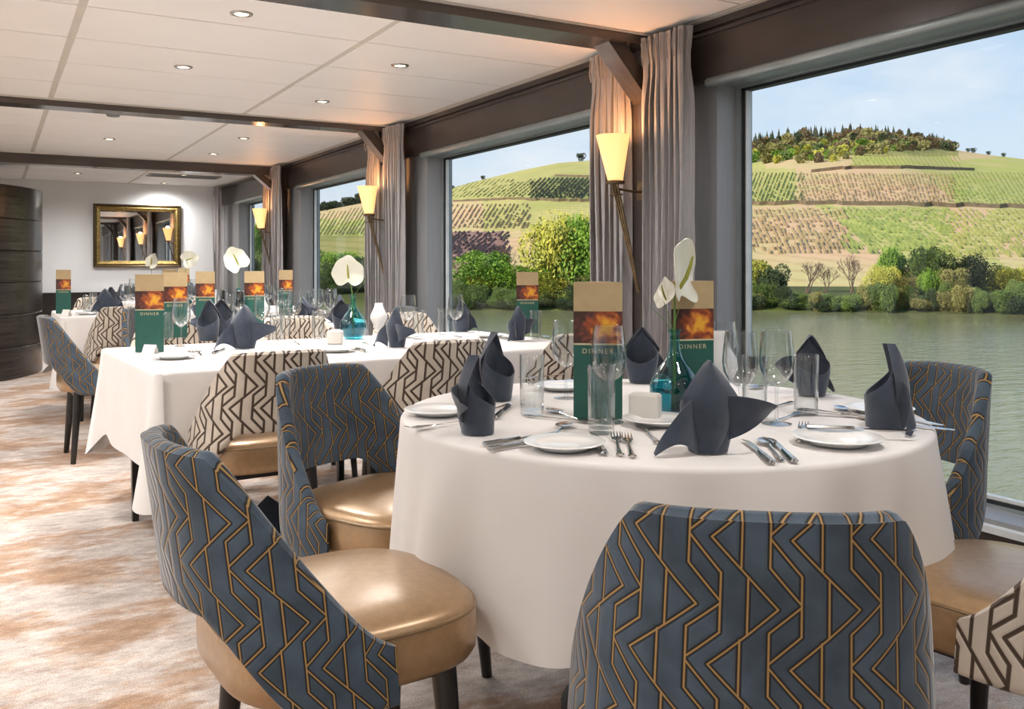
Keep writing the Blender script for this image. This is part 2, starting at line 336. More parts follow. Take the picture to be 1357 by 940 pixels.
for (ya, yb) in WIN:
    k += 1
    mb = MB()
    for (a, b_, c_, d_) in ((ya, yb, ZT, 2.0), (ya, yb, ZB-.02, ZB+.015), (ya, ya+.028, ZB, ZT), (yb-.028, yb, ZB, ZT)): mb.box(2.965, 3.04, a, b_, c_, d_)
    wf = link('window_%d' % k, mb.mesh('window', M['alu'], False), kind='structure')
    mb = MB()
    for (a, b_, c_, d_) in ((ya+.028, yb-.028, ZT-.012, ZT), (ya+.028, yb-.028, ZB+.015, ZB+.028), (ya+.028, ya+.042, ZB, ZT), (yb-.042, yb-.028, ZB, ZT)): mb.box(2.975, 3.02, a, b_, c_, d_)
    link('seal', mb.mesh('seal', M['seal'], False), wf)
    mb = MB()
    for (a, b_) in ((ya+.042, ya+.052), (yb-.052, yb-.042)): mb.box(2.985, 3.01, a, b_, ZB+.028, ZT-.012)
    mb.box(2.985, 3.01, ya+.052, yb-.052, ZB+.028, ZB+.040)
    link('inner_frame', mb.mesh('inner_frame', M['white_alu'], False), wf)
    link('pane', MB().box(2.996, 3.000, ya+.052, yb-.052, ZB+.03, ZT-.005).mesh('pane', M['pane'], False), wf)
    pr = [(2.815+.022*math.cos(a), 1.955+.022*math.sin(a)) for a in [PI*.5+PI*q/10 for q in range(11)]]
    mb = MB(); mb.loft([[(x_-.0, y_, z_-.012) for x_, z_ in pr] for y_ in (ya-.02, yb+.02)], True, True)
    link('bullnose', mb.mesh('bullnose', M['alu']), wf)
    link('head_reveal', MB().box(2.816, 2.965, ya, yb, 1.935, 1.948).mesh('head_reveal', M['alu'], False), wf)
    link('sill', MB().box(2.80, 2.965, ya-.01, yb+.01, ZB-.034, ZB-.012).mesh('sill', M['white_alu'], False), wf)
    link('sill_ledge', MB().box(2.83, 2.965, ya, yb, ZB-.012, ZB+.004).mesh('sill_ledge', M['pilaster'], False), wf)

# far wall, left wall (solid beside the guests, with daylight windows), rear wall
wb = link('wall_back', MB().box(X0, 3.0, Y1, Y1+.12, 0, CEIL+.1).mesh('wall_back', M['wall'], False), kind='structure')
link('wainscot', MB().box(X0, 2.85, Y1-.02, Y1, 0, .72).mesh('wainscot', M['dado'], False), wb)
link('dado_rail', MB().box(X0, 2.85, Y1-.035, Y1, .72, .745).mesh('dado_rail', M['dado'], False), wb)
LW = [(-2.9, -.1), (.3, 3.1), (3.5, 6.4), (6.8, 9.2)]
mb = MB(); mb.box(X0-.1, X0, Y0, Y1, -.1, .25); mb.box(X0-.1, X0, Y0, Y1, 2.08, CEIL+.1)
ed = [Y0]+[v for w in LW for v in w]+[Y1]
for i in range(0, len(ed), 2): mb.box(X0-.1, X0, ed[i], ed[i+1], .25, 2.08)
wl = link('wall_left', mb.mesh('wall_left', M['wall'], False), kind='structure')
for q, (ya, yb) in enumerate(LW):
    wf = link('window_%d' % (6+q), MB().box(X0-.08, X0-.02, ya, ya+.04, .25, 2.08).box(X0-.08, X0-.02, yb-.04, yb, .25, 2.08).box(X0-.08, X0-.02, ya, yb, .25, .29).box(X0-.08, X0-.02, ya, yb, 2.04, 2.08).mesh('window', M['alu'], False), kind='structure')
    link('pane', MB().box(X0-.052, X0-.048, ya+.04, yb-.04, .29, 2.04).mesh('pane', M['pane'], False), wf)
link('wall_front', MB().box(X0, 3.0, Y0-.12, Y0, 0, CEIL+.1).mesh('wall_front', M['wall'], False), kind='structure')
link('trim_6', MB().box(X0-.15, 3.1, Y0-.15, Y1+.15, CEIL+.12, CEIL+.3).mesh('trim', M['seam'], False), kind='structure')  # deck above

# curved dark screen at the left
CX, CY, CR = -1.05, 10.87, 1.5
mb = MB(); seam_z = [0, .31, .63, .94, 1.25, 1.56, 1.885]; rings = []
for i in range(len(seam_z)-1):
    for (r_, z_) in ((CR-.008, seam_z[i]+.001), (CR, seam_z[i]+.008), (CR, seam_z[i+1]-.008), (CR-.008, seam_z[i+1]-.001)):
        rings.append([(r_*math.cos(2*PI*q/96), r_*math.sin(2*PI*q/96), z_) for q in range(96)])
scr = empty('curved_screen', (CX, CY, 0), 0, 'dark wooden curved screen wall with horizontal grooves at the far left', 'screen')
for i in range(len(seam_z)-1):
    link('curved_panel', MB().loft(rings[i*4:i*4+4], True, True).mesh('curved_panel', M['screen_wood']), scr)

fl = empty('floor_uplight', (-1.05, 10.3, 0), 0, 'small uplight hidden behind the curved screen, glowing warm on the ceiling', 'lamp')
link('housing', MB().lathe([(0, 0), (.07, 0), (.07, .10), (.05, .10), (.0, .06)], 20).mesh('housing', M['black_leg']), fl)
ld = bpy.data.lights.new('uplight_bulb', 'POINT'); ld.energy = 30; ld.color = (1, .55, .25); ld.shadow_soft_size = .05
lo = bpy.data.objects.new('uplight_bulb', ld); C.objects.link(lo); lo.parent = fl; lo.location = (0, 0, 1.6)
# mirror on the far wall
mr = empty('wall_mirror', (1.70, Y1, 1.50), 0, 'rectangular mirror in a carved antique gilt frame on the white end wall', 'mirror')
def frame(name, hw, hh, w, d0, d1, mat):
    mb = MB()
    pts = [(-1, -1), (1, -1), (1, 1), (-1, 1)]
    rings = []
    for (o_, d) in ((0, d0), (0, d1), (w*.3, d1+.006), (w*.7, d1-.002), (w, d1-.012), (w, d0)):
        rings.append([(sx_*(hw-o_), -d, sz_*(hh-o_)) for sx_, sz_ in pts])
    n = 4; vs = [p for r_ in rings for p in r_]; fs = []
    for i in range(len(rings)-1):
        for j in range(n): fs.append((i*n+j, i*n+(j+1) % n, (i+1)*n+(j+1) % n, (i+1)*n+j))
    mb.add(vs, fs); return link(name, mb.mesh(name, mat, False), mr)
frame('outer_frame', .555, .425, .035, .001, .05, M['gilt_dark']); frame('gilt_frame', .52, .39, .042, .001, .042, M['gilt']); frame('inner_slip', .48, .35, .015, .001, .026, M['gilt'])
link('mirror_glass', MB().box(-.47, .47, -.016, -.001, -.34, .34).mesh('mirror_glass', M['mirror'], False), mr)
# ceiling vent
vt = empty('ceiling_vent', (2.05, 11.75, CEIL), 0, 'grey slatted air vent in the ceiling before the end wall', 'vent')
link('vent_frame', MB().box(-.42, .42, -.17, -.14, -.018, -.006).box(-.42, .42, .14, .17, -.018, -.006).box(-.42, -.39, -.14, .14, -.018, -.006).box(.39, .42, -.14, .14, -.018, -.006).mesh('vent_frame', M['vent'], False), vt)
sl = MB().box(-.39, .39, -.012, .012, -.015, -.010).mesh('slat', M['vent'], False)
for q in range(7): link('slat', sl, vt, (0, -.12+q*.04, 0), (R(35), 0, 0))
# smoke detector size plates on the beam? -> recessed ceiling lamps
DL = [(320,16,'nearest'),(243,87,''),(530,85,''),(427,133,''),(145,183,''),(323,182,''),(283,203,''),(103,229,''),(217,242,''),(243,231,'')]
ring_me = MB().lathe([(.030, -.004), (.034, -.007), (.046, -.006), (.050, 0), (.050, .002)], 24).mesh('ring', M['chrome'])
lens_me = MB().lathe([(.030, -.003), (.022, -.0035), (.004, -.004)], 20, cap1=True).mesh('lens', M['lens'])
def downlight(x, y, label, energy=CEIL_LAMP, vis=True):
    d = empty('ceiling_spotlight', (x, y, CEIL-.006), 0, label, 'ceiling light', 'recessed ceiling spotlights')
    link('ring', ring_me, d); link('lens', lens_me, d)
    ld = bpy.data.lights.new('lamp', 'SPOT'); ld.energy = energy; ld.color = (1, .965, .93); ld.spot_size = R(165); ld.spot_blend = 1; ld.shadow_soft_size = .12
    lo = bpy.data.objects.new('lamp', ld); C.objects.link(lo); lo.parent = d; lo.location = (0, 0, -.03)
dlab = ['round recessed spotlight in the ceiling, highest one in the photo', 'recessed ceiling spotlight left of centre, second down from the top left',
 'recessed ceiling spotlight right of the long ceiling seam, just behind the first beam', 'recessed ceiling spotlight just in front of the second beam',
 'recessed ceiling spotlight between second and third beams, leftmost of the three there', 'recessed ceiling spotlight between second and third beams, right of the seam',
 'recessed ceiling spotlight just before the third beam', 'recessed ceiling spotlight beyond the third beam, nearest the curved screen',
 'recessed ceiling spotlight beyond the third beam, nearest the end wall', 'recessed ceiling spotlight beyond the third beam beside the vent']
for (px, py, _), lb in zip(DL, dlab):
    x, y = spot(px, py, CEIL)
    downlight(x, y, lb, CEIL_LAMP*(1.7 if y > 4 else 1))
for (x, y) in [(-.3, .9), (1.5, .9), (.6, -.8), (2.0, -.8), (-1.6, 1.5), (-2.4, 3.8), (-1.0, 4.6), (-2.4, 6.6), (-1.1, -1.6), (1.0, -2.4), (-.4, 2.6), (2.2, 2.4), (-2.6, 1.2), (-1.2, 3.2), (-.5, 5.6), (-1.6, 8.2), (-2.6, 9.6), (-.5, 7.4), (-.3, 4.4), (-.25, 3.0)]:  # unseen spotlights, added as fill for a brighter ceiling and far end
    downlight(x, y, 'recessed ceiling spotlight added outside the view to brighten the room', CEIL_LAMP*(.8 if y > 2 else (.6 if y < 0 else .8)))
det = tag(link('smoke_detector', MB().lathe([(.045, 0), (.05, -.008), (.04, -.02), (.0, -.024)], 20).mesh('smoke_detector', M['vent']), loc=(*spot(150, 150, CEIL), CEIL-.006)), 'small round grey detector on the ceiling behind the second beam', 'detector')

# ------------------------------------------------------------------ curtains
def curtain(ya, yb, x, label, phase=0, w=.035, flare=.06, n=7, zt=None):
    zt = zt or CEIL-.03
    def fn(u, v):
        z = .015+v*(zt-.015)
        pinch = math.exp(-((v-.93)/.05)**2)
        a = u*2*PI*n+phase
        amp = w*(1-.45*pinch)*(.75+.25*math.sin(3*v+phase+u*4))
        yc = (ya+yb)/2; hw = (yb-ya)/2*(1-.10*pinch+flare*(1-v))
        yy = yc+(u*2-1)*hw+.012*math.sin(2*a+v*2.2)
        xx = x+amp*math.sin(a+.5*math.sin(v*3+phase))+.006*math.sin(a*2.3+v*5)
        return (xx, yy, z)
    mb = MB().grid(fn, n*14, 36); me = mb.mesh('curtain', M['curtain'], sharp=0); solid(me, .003)
    c = empty('curtain', (0, 0, 0), 0, label, 'curtain', 'grey curtains along the windows')
    link('curtain_fabric', me, c)
    hd = MB()
    for q in range(n):
        yy = ya+(yb-ya)*(q+.5)/n; hd.tube([(x-w*.9, yy, zt-.02), (x-w*1.05, yy, zt-.09), (x-w*.8, yy, zt-.13)], .004, 6)
    link('pinch_pleats', hd.mesh('pinch_pleats', M['curtain']), c, kind='stuff')
    return c
place = ['first pilaster from the camera', 'second pilaster from the camera', 'third pilaster from the camera']
for q, (ya, yb, dr) in enumerate(BEAMS[1:]):
    yc = (ya+yb)/2
    curtain(yc-.40, yc-.09, 2.69, 'grey taupe pleated curtain on the near side of the %s' % place[q], .4+q, n=7)
    curtain(yc+.08, yc+.37, 2.71, 'taupe pleated curtain lit warm behind the wall lamp on the %s' % place[q], 1.6+q, n=6)
curtain(12.72, 12.98, 2.68, 'grey pleated curtain in the far corner beside the white end wall', 2, n=5)
curtain(.0, .25, 2.70, 'grey pleated curtain outside the view behind the near window', 3, n=6)

# wall lamps: torch-shaped sconces
def sconce(y, label):
    s = empty('wall_lamp', (2.742, y, 1.50), 0, label, 'wall lamp', 'torch wall lamps on the pilasters')
    n = 28
    def prof(r, z, cx): return [(cx+r*math.cos(2*PI*k/n), r*math.sin(2*PI*k/n), z) for k in range(n)]
    mb = MB().loft([prof(.036, .02, -.16), prof(.080, .235, -.175), prof(.077, .235, -.175), prof(.033, .025, -.16)])
    link('lamp_shade', mb.mesh('lamp_shade', M['shade']), s)
    link('cup', MB().lathe([(.0, .0), (.044, .004), (.046, .016), (.03, .022)], 20, x=-.16).mesh('cup', M['brass']), s)
    link('collar', MB().lathe([(.0, -.052), (.032, -.050), (.034, -.044), (.0, -.042)], 16, x=-.155).mesh('collar', M['brass']), s)
    mb = MB()
    for d in (-.014, .0, .014): mb.tube([(-.165, d*1.4, .01), (-.10, d, -.22), (-.02, d*.5, -.52)], [.006, .006, .004], 6)
    link('torch_rods', mb.mesh('torch_rods', M['brass']), s)
    link('bracket', MB().tube([(-.14, -.0, -.02), (-.06, -.01, -.03), (0, -.01, -.03)], .006, 8).box(-.006, .0, -.03, .03, -.07, .02).mesh('bracket', M['brass']), s)
    ld = bpy.data.lights.new('bulb', 'POINT'); ld.energy = 5.0; ld.color = (1, .50, .20); ld.shadow_soft_size = .03
    lo = bpy.data.objects.new('bulb', ld); C.objects.link(lo); lo.parent = s; lo.location = (-.172, 0, .235)
for q, (ya, yb, dr) in enumerate(BEAMS[1:]): sconce((ya+yb)/2, 'glowing amber torch wall lamp on the %s' % place[q])

# ------------------------------------------------------------------ chairs
def sring(hx, hy, z, n=64, e=3.4, cx=0, cy=0):
    out = []
    for k in range(n):
        a = 2*PI*k/n; c, s = math.cos(a), math.sin(a)
        out.append((cx+hx*math.copysign(abs(c)**(2/e), c), cy+hy*math.copysign(abs(s)**(2/e), s), z))
    return out
def make_seat():
    hx, hy = .226, .235
    rings = [sring(hx*.90, hy*.90, .400), sring(hx*.97, hy*.97, .403), sring(hx, hy, .415), sring(hx*1.005, hy*1.005, .45), sring(hx, hy, .482),
             sring(hx*.985, hy*.985, .495), sring(hx*.95, hy*.95, .505), sring(hx*.85, hy*.85, .514), sring(hx*.6, hy*.6, .521), sring(hx*.25, hy*.25, .524)]
    return MB().loft(rings, True, True).mesh('seat', M['seat'], sharp=60)
def make_piping():
    return MB().tube([(x, y, .491) for x, y, z in sring(.224, .233, 0, 60)]+[sring(.224, .233, .491, 60)[0]], .0035, 6, False).mesh('piping', M['piping'])
def make_shell(mat, thick=.036, HT=.83):
    nt_, m_ = 81, 20; mb = MB(); A = 91
    def pos(phi, z):
        w = max(0, (z-.36)/.46); e_ = 2.7
        def se(a, b_, cy):
            s, c = math.sin(phi), math.cos(phi)
            return Vector((a*math.copysign(abs(s)**(2/e_), s), cy-b_*math.copysign(abs(c)**(2/e_), c), 0))
        lo = se(.248, .262, 0.0); up = se(.212, .30, -.022)
        p = lo.lerp(up, w**1.1); p.z = z; return p
    def ztop(phi):
        k = max(0, (abs(math.degrees(phi))-38)/(A-38))
        return HT-.006*min(1, abs(math.degrees(phi))/38)**2-.34*k**1.2
    def zbot(phi):
        k = min(1, max(0, (abs(math.degrees(phi))-22)/48)); k = k*k*(3-2*k)
        return .552-.165*k
    phis = [R(A)*(-1+2*i/(nt_-1)) for i in range(nt_)]
    # arc-length for the pattern
    us = [0]
    for i in range(1, nt_): us.append(us[-1]+(pos(phis[i], .6)-pos(phis[i-1], .6)).length)
    mid_u = us[nt_//2]; us = [u-mid_u for u in us]; uvs = []
    rings = []
    for i, phi in enumerate(phis):
        zt, zb = ztop(phi), zbot(phi); end = min(i, nt_-1-i); th = thick/2*(math.sqrt(min(1, (end+.15)/4.0)) if end < 4 else 1)
        dphi = R(.5); ring = []
        def off(z, side, lift=0):
            p = pos(phi, z); tg = (pos(phi+dphi, z)-pos(phi-dphi, z)).normalized(); nr = Vector((tg.y, -tg.x, 0))
            if nr.dot(Vector((p.x, p.y, 0))) < 0: nr = -nr
            q = p+nr*side; q.z += lift; return q
        for j in range(m_):
            z = zb+th*.5+(zt-th-zb)*j/(m_-1); ring.append(off(z, th)); uvs.append((us[i], z))
        for j in range(1, 6):
            a = PI*j/6; z = zt-th; ring.append(off(z, th*math.cos(a), th*math.sin(a)*.95)); uvs.append((us[i], z+th*1.1*a/PI*2))
        for j in range(m_):
            z = zt-th-(zt-th-zb)*j/(m_-1); ring.append(off(z, -th)); uvs.append((us[i], z))
        for j in range(1, 3):
            a = PI*j/3; ring.append(off(zb+th*.5, -th*math.cos(a), -th*math.sin(a)*.5)); uvs.append((us[i], zb))
        rings.append([tuple(p) for p in ring])
    mb.loft(rings, True, True); mb.uv = uvs
    return mb.mesh('backrest', mat, sharp=70)
def make_leg(sx_, sy_):
    return MB().lathe([(.013, 0), (.0145, .004), (.019, .2), (.024, .40)], 16, cap0=True, cap1=True).mesh('leg', M['black_leg'])
seat_me, pip_me, leg_me = make_seat(), make_piping(), make_leg(1, 1)
shells = {'blue': make_shell(M['blue_velvet']), 'cream': make_shell(M['cream_velvet'])}
rail_me = MB().box(-.15, .15, -.165, -.145, .375, .401).box(-.15, .15, .145, .165, .375, .401).box(-.165, -.145, -.15, .15, .375, .401).box(.145, .165, -.15, .15, .375, .401).mesh('seat_rail', M['black_leg'], False)
def chair(x, y, face, kind, label, group='upholstered dining chairs', scale=1):
    """face: direction the sitter looks (world degrees, 0 = +x)"""
    o = empty('dining_chair', (x, y, 0), R(face-90), label, 'chair', group, scale=scale)
    s = link('seat', seat_me, o, label='bronze leather seat'); link('piping', pip_me, s)
    link('backrest', shells[kind], o); link('seat_rail', rail_me, o)
    for sx_ in (-1, 1):
        for sy_ in (-1, 1): link('leg', leg_me, o, (sx_*.182, sy_*.172, 0), (R(4*sy_), R(-4*sx_), 0))
    return o
chair(.56, 1.64, 3, 'blue', 'blue zigzag velvet chair with bronze seat at the bottom left of the photo')
chair(.925, 2.24, -66, 'blue', 'blue zigzag velvet chair behind left of the nearest round table, inner back facing us')
chair(.988, 1.022, 52, 'blue', 'large blue zigzag velvet chair back in the middle foreground')
chair(2.12, 1.70, 168, 'blue', 'blue zigzag velvet chair beside the near window at the right of the round table')
chair(1.74, 1.03, 98, 'cream', 'cream zigzag chair cut off at the right edge, its shiny seat beside the tablecloth')
chair(.83, 3.33, 92, 'cream', 'cream zigzag chair at the left end of the long table front')
chair(1.52, 3.42, 92, 'cream', 'cream zigzag chair at the long table front, behind the round table napkins')
chair(2.20, 3.48, 92, 'cream', 'cream zigzag chair at the right end of the long table front, mostly hidden')
chair(.80, 4.62, -90, 'cream', 'cream zigzag chair on the far side of the long table, behind the left menu card')
chair(1.46, 4.68, -90, 'cream', 'cream zigzag chair on the far side of the long table, left of the teal vase')
chair(2.12, 4.74, -90, 'cream', 'cream zigzag chair on the far side of the long table, nearest the windows')
chair(.55, 5.78, 2, 'blue', 'dark zigzag chair left of the second round table, standing by the aisle')
chair(1.00, 6.26, -66, 'blue', 'blue zigzag chair behind left of the second round table, behind the tall menu card')
chair(2.18, 5.75, 180, 'blue', 'blue zigzag chair between the second round table and the windows')
chair(.80, 7.02, 90, 'cream', 'cream zigzag chair at the front of the second long table, left end')
chair(1.50, 7.05, 90, 'cream', 'cream zigzag chair at the front of the second long table, middle')
chair(.80, 8.45, -90, 'cream', 'cream zigzag chair on the far side of the second long table, left end')
chair(1.50, 8.45, -90, 'cream', 'cream zigzag chair on the far side of the second long table, middle')
chair(2.25, 9.8, 180, 'blue', 'blue zigzag chair between the farthest round table and the windows')

# ------------------------------------------------------------------ tables and cloths
def round_table(x, y, r, which):
    t = empty('round_table', (x, y, 0), 0, 'round dining table hidden under the white cloth, %s' % which, 'table')
    link('tabletop', MB().lathe([(0, .715), (r-.03, .715), (r-.015, .72), (r-.015, .74), (r-.02, .744), (0, .744)], 64).mesh('tabletop', M['wood_top']), t)
    link('column', MB().lathe([(.05, .03), (.045, .1), (.04, .6), (.09, .715)], 24).mesh('column', M['black_leg']), t)
    link('base', MB().lathe([(.0, .0), (.24, .0), (.24, .012), (.06, .035), (.0, .035)], 40).mesh('base', M['black_leg']), t)
def round_cloth(x, y, r, a0, which, seed=0):
    rng = random.Random(seed); ph = [rng.uniform(0, 6.28) for _ in range(6)]; n = 220
    def fold(a): return .4*math.sin(6*a+ph[0])+.4*math.sin(11*a+ph[1])+.35*math.sin(17*a+ph[2])+.2*math.sin(26*a+ph[3])
    prof = []
    rings = [[(x+rr*math.cos(2*PI*k/n), y+rr*math.sin(2*PI*k/n), .750) for k in range(n)] for rr in (.02, r*.3, r*.6, r*.85, r-.02)]
    for a_ in (20, 45, 70, 90):
        rr, zz = r-.012+.012*math.sin(R(a_)), .738+.012*math.cos(R(a_)); rings.append([(x+rr*math.cos(2*PI*k/n), y+rr*math.sin(2*PI*k/n), zz) for k in range(n)])
    for j in range(1, 19):
        s = j/18; ring = []
        for k in range(n):
            a = 2*PI*k/n; cor = .5+.5*math.cos(4*(a-a0)); hem = .415-.04*cor**2-.05*max(0, math.cos(a-R(-57)))**6
            z = .735+(hem-.735)*s; f = fold(a)
            rr = r+.026*s**.8+(.040*f+.028*cor**6)*s**.9
            ring.append((x+rr*math.cos(a), y+rr*math.sin(a), z))
        rings.append(ring)
    me = MB().loft(rings, True).mesh('tablecloth', M['cloth'], sharp=0); 
    return tag(link('tablecloth', me), 'white cloth hanging in soft folds over the %s' % which, 'tablecloth')
def rect_cloth(cx, cy, hx, hy, rot, which, seed=0, hemz=.40):
    rng = random.Random(seed); ph = [rng.uniform(0, 6.28) for _ in range(6)]
    cr_ = .03; path = []
    def side(p0, p1, nrm, n):
        for k in range(n): path.append((p0[0]+(p1[0]-p0[0])*k/n, p0[1]+(p1[1]-p0[1])*k/n, nrm[0], nrm[1], 0, k/n))
    def corner(c, a0, n=14):
        for k in range(n+1):
            a = a0+PI/2*k/n; path.append((c[0]+cr_*math.cos(a), c[1]+cr_*math.sin(a), math.cos(a), math.sin(a), math.sin(PI*k/n), 0))
    ix, iy = hx-cr_, hy-cr_
    side((-ix, -hy), (ix, -hy), (0, -1), 60); corner((ix, -iy), -PI/2); side((hx, -iy), (hx, iy), (1, 0), 36); corner((ix, iy), 0)
    side((ix, hy), (-ix, hy), (0, 1), 60); corner((-ix, iy), PI/2); side((-hx, iy), (-hx, -iy), (-1, 0), 36); corner((-ix, -iy), PI)
    # distance of each path point from the nearest corner decides how far it flares and hangs
    N_ = len(path); per = [0]
    for i in range(1, N_): per.append(per[-1]+math.hypot(path[i][0]-path[i-1][0], path[i][1]-path[i-1][1]))
    def cd(p): return math.hypot(hx-abs(p[0]), hy-abs(p[1]))
    co, si = math.cos(rot), math.sin(rot)
    def T(px, py, z): return (cx+px*co-py*si, cy+px*si+py*co, z)
    rings = []
    for sc in (.02, .5, .9): rings.append([T(p[0]*sc, p[1]*sc, .750) for p in path])
    for a_ in (0, 30, 60, 90):
        d = -.012+.012*math.sin(R(a_)); rings.append([T(p[0]+p[2]*d, p[1]+p[3]*d, .738+.012*math.cos(R(a_))) for p in path])
    for j in range(1, 17):
        s = j/16; ring = []
        for i, p in enumerate(path):
            c_ = math.exp(-(cd(p)/.085)**2); c2 = math.exp(-(cd(p)/.20)**2); l = per[i]
            fold = .5*math.sin(9*l+ph[0])+.3*math.sin(17*l+ph[1])
            hem = hemz-.115*c_; z = .735+(hem-.735)*s
            out = .018*s+.055*c_*s**1.2+.010*fold*s-.030*(c2-c_)*s
            ring.append(T(p[0]+p[2]*out, p[1]+p[3]*out, z))
        rings.append(ring)
    me = MB().loft(rings, True).mesh('tablecloth', M['cloth'], sharp=0)
    return tag(link('tablecloth', me), 'white cloth with pointed corner folds over the %s' % which, 'tablecloth')
def square_table(cx, cy, hx, hy, rot, label):
    t = empty('dining_table', (cx, cy, 0), rot, label, 'table')
    link('tabletop', MB().rbox(-hx, hx, -hy, hy, .71, .742, .01).mesh('tabletop', M['wood_top'], False), t)
    lm = MB().lathe([(.018, 0), (.03, .71)], 4, cap0=True, cap1=True).mesh('leg', M['black_leg'], False)
    for a in (-1, 1):
        for b_ in (-1, 1): link('leg', lm, t, (a*(hx-.09), b_*(hy-.09), 0), (0, 0, R(45)))
T1 = (1.446, 1.788); round_table(*T1, .64, 'nearest the camera'); round_cloth(*T1, .64, R(-152), 'nearest round table', 3)
T2 = (1.40, 3.85); r2 = R(3.5)
square_table(.925, 3.82, .455, .52, r2, 'left half of the long table under the white cloth behind the nearest round table')
square_table(1.875, 3.878, .455, .52, r2, 'right half of the long table under the white cloth behind the nearest round table')
rect_cloth(1.40, 3.85, .965, .545, r2, 'long table in the middle', 5)
T3 = (1.55, 5.80); round_table(*T3, .60, 'second from the camera'); round_cloth(*T3, .60, R(-150), 'second round table beyond the long table', 8)
square_table(1.35, 7.5, .90, .5, 0, 'second long table under the white cloth towards the end wall')
rect_cloth(1.35, 7.5, .955, .535, 0, 'second long table towards the end wall', 9, .37)
T5 = (1.5, 9.8); round_table(*T5, .60, 'farthest from the camera'); round_cloth(*T5, .60, R(-130), 'farthest round table before the end wall', 11)

# ------------------------------------------------------------------ table ware (one mesh per part, shared)
def rev(prof, mat, name, n=32, c0=False, c1=False, sharp=40): return MB().lathe(prof, n, cap0=c0, cap1=c1).mesh(name, mat, sharp=sharp)
WINE = {'bowl': rev([(.004, .088), (.012, .090), (.026, .101), (.037, .121), (.0405, .145), (.038, .180), (.0335, .214), (.0327, .2145), (.032, .213), (.0368, .18), (.0392, .145), (.0358, .122), (.025, .103), (.011, .0925), (.0, .092)], M['glass'], 'bowl'),
        'stem': rev([(.010, .004), (.0045, .012), (.0036, .04), (.0036, .075), (.0055, .086), (.011, .090)], M['glass'], 'stem', 14),
        'foot': rev([(0, .0), (.034, .0), (.0345, .0015), (.012, .005), (.0, .007)], M['glass'], 'foot')}
TUMB = {'wall': rev([(.0, .0), (.027, .0), (.0285, .002), (.0305, .146), (.0298, .147), (.029, .145), (.0272, .016), (.0255, .011), (.0, .011)], M['glass'], 'wall')}
PLATE = {'dish': rev([(0, .003), (.045, .003), (.048, 0), (.052, .001), (.056, .006), (.081, .013), (.0825, .0145), (.080, .016), (.056, .0095), (.048, .007), (0, .007)], M['porcelain'], 'dish', 48, sharp=60)}
VASE_P = [(0, 0), (.030, 0), (.044, .006), (.056, .024), (.0615, .048), (.061, .068), (.055, .088), (.044, .106), (.031, .123), (.021, .138), (.015, .155), (.0125, .175), (.0125, .197), (.017, .206), (.0165, .2075)]
VASE = {'glass_body': rev(VASE_P, M['teal'], 'glass_body', 48, sharp=0),
        'water': rev([(0, .006), (.038, .010), (.0525, .028), (.0585, .050), (.058, .066), (.0555, .074), (0, .0745)], M['teal_water'], 'water', 40)}
LAMP = {'frosted_shade': rev([(.022, .012), (.024, .035), (.038, .060), (.046, .078), (.043, .098), (.030, .124), (.022, .146), (.021, .158), (.019, .158), (.020, .146), (.028, .124), (.041, .098), (.044, .078), (.036, .060), (.022, .035)], M['frost'], 'frosted_shade', 40, sharp=0),
        'foot': rev([(0, 0), (.026, 0), (.027, .005), (.022, .013), (0, .014)], M['glass'], 'foot', 28),
        'candle': rev([(0, .014), (.012, .014), (.012, .05), (0, .052)], M['candle'], 'candle', 16)}
GROUPS = {'wine_glass': 'wine glasses', 'water_glass': 'straight water glasses', 'side_plate': 'white side plates', 'glass_vase': 'teal glass vases', 'candle_lamp': 'frosted candle lamps', 'napkin': 'folded slate napkins', 'fork': 'silver forks', 'knife': 'silver knives', 'spoon': 'silver spoons', 'menu_card': 'standing dinner menu cards', 'anthurium': 'white anthurium flowers', 'card_holder': 'small white table blocks'}
CATS = {'wine_glass': 'glass', 'water_glass': 'glass', 'side_plate': 'plate', 'glass_vase': 'vase', 'candle_lamp': 'candle lamp', 'napkin': 'napkin', 'fork': 'fork', 'knife': 'knife', 'spoon': 'spoon', 'menu_card': 'menu', 'anthurium': 'flower', 'card_holder': 'table card'}
ZT_ = .752
def thing(kind, parts, x, y, rz, label, scale=1, z=ZT_):
    o = empty(kind, (x, y, z), rz, label, CATS[kind], GROUPS[kind], scale=scale)
    for nm, me in parts.items(): link(nm, me, o)
    return o
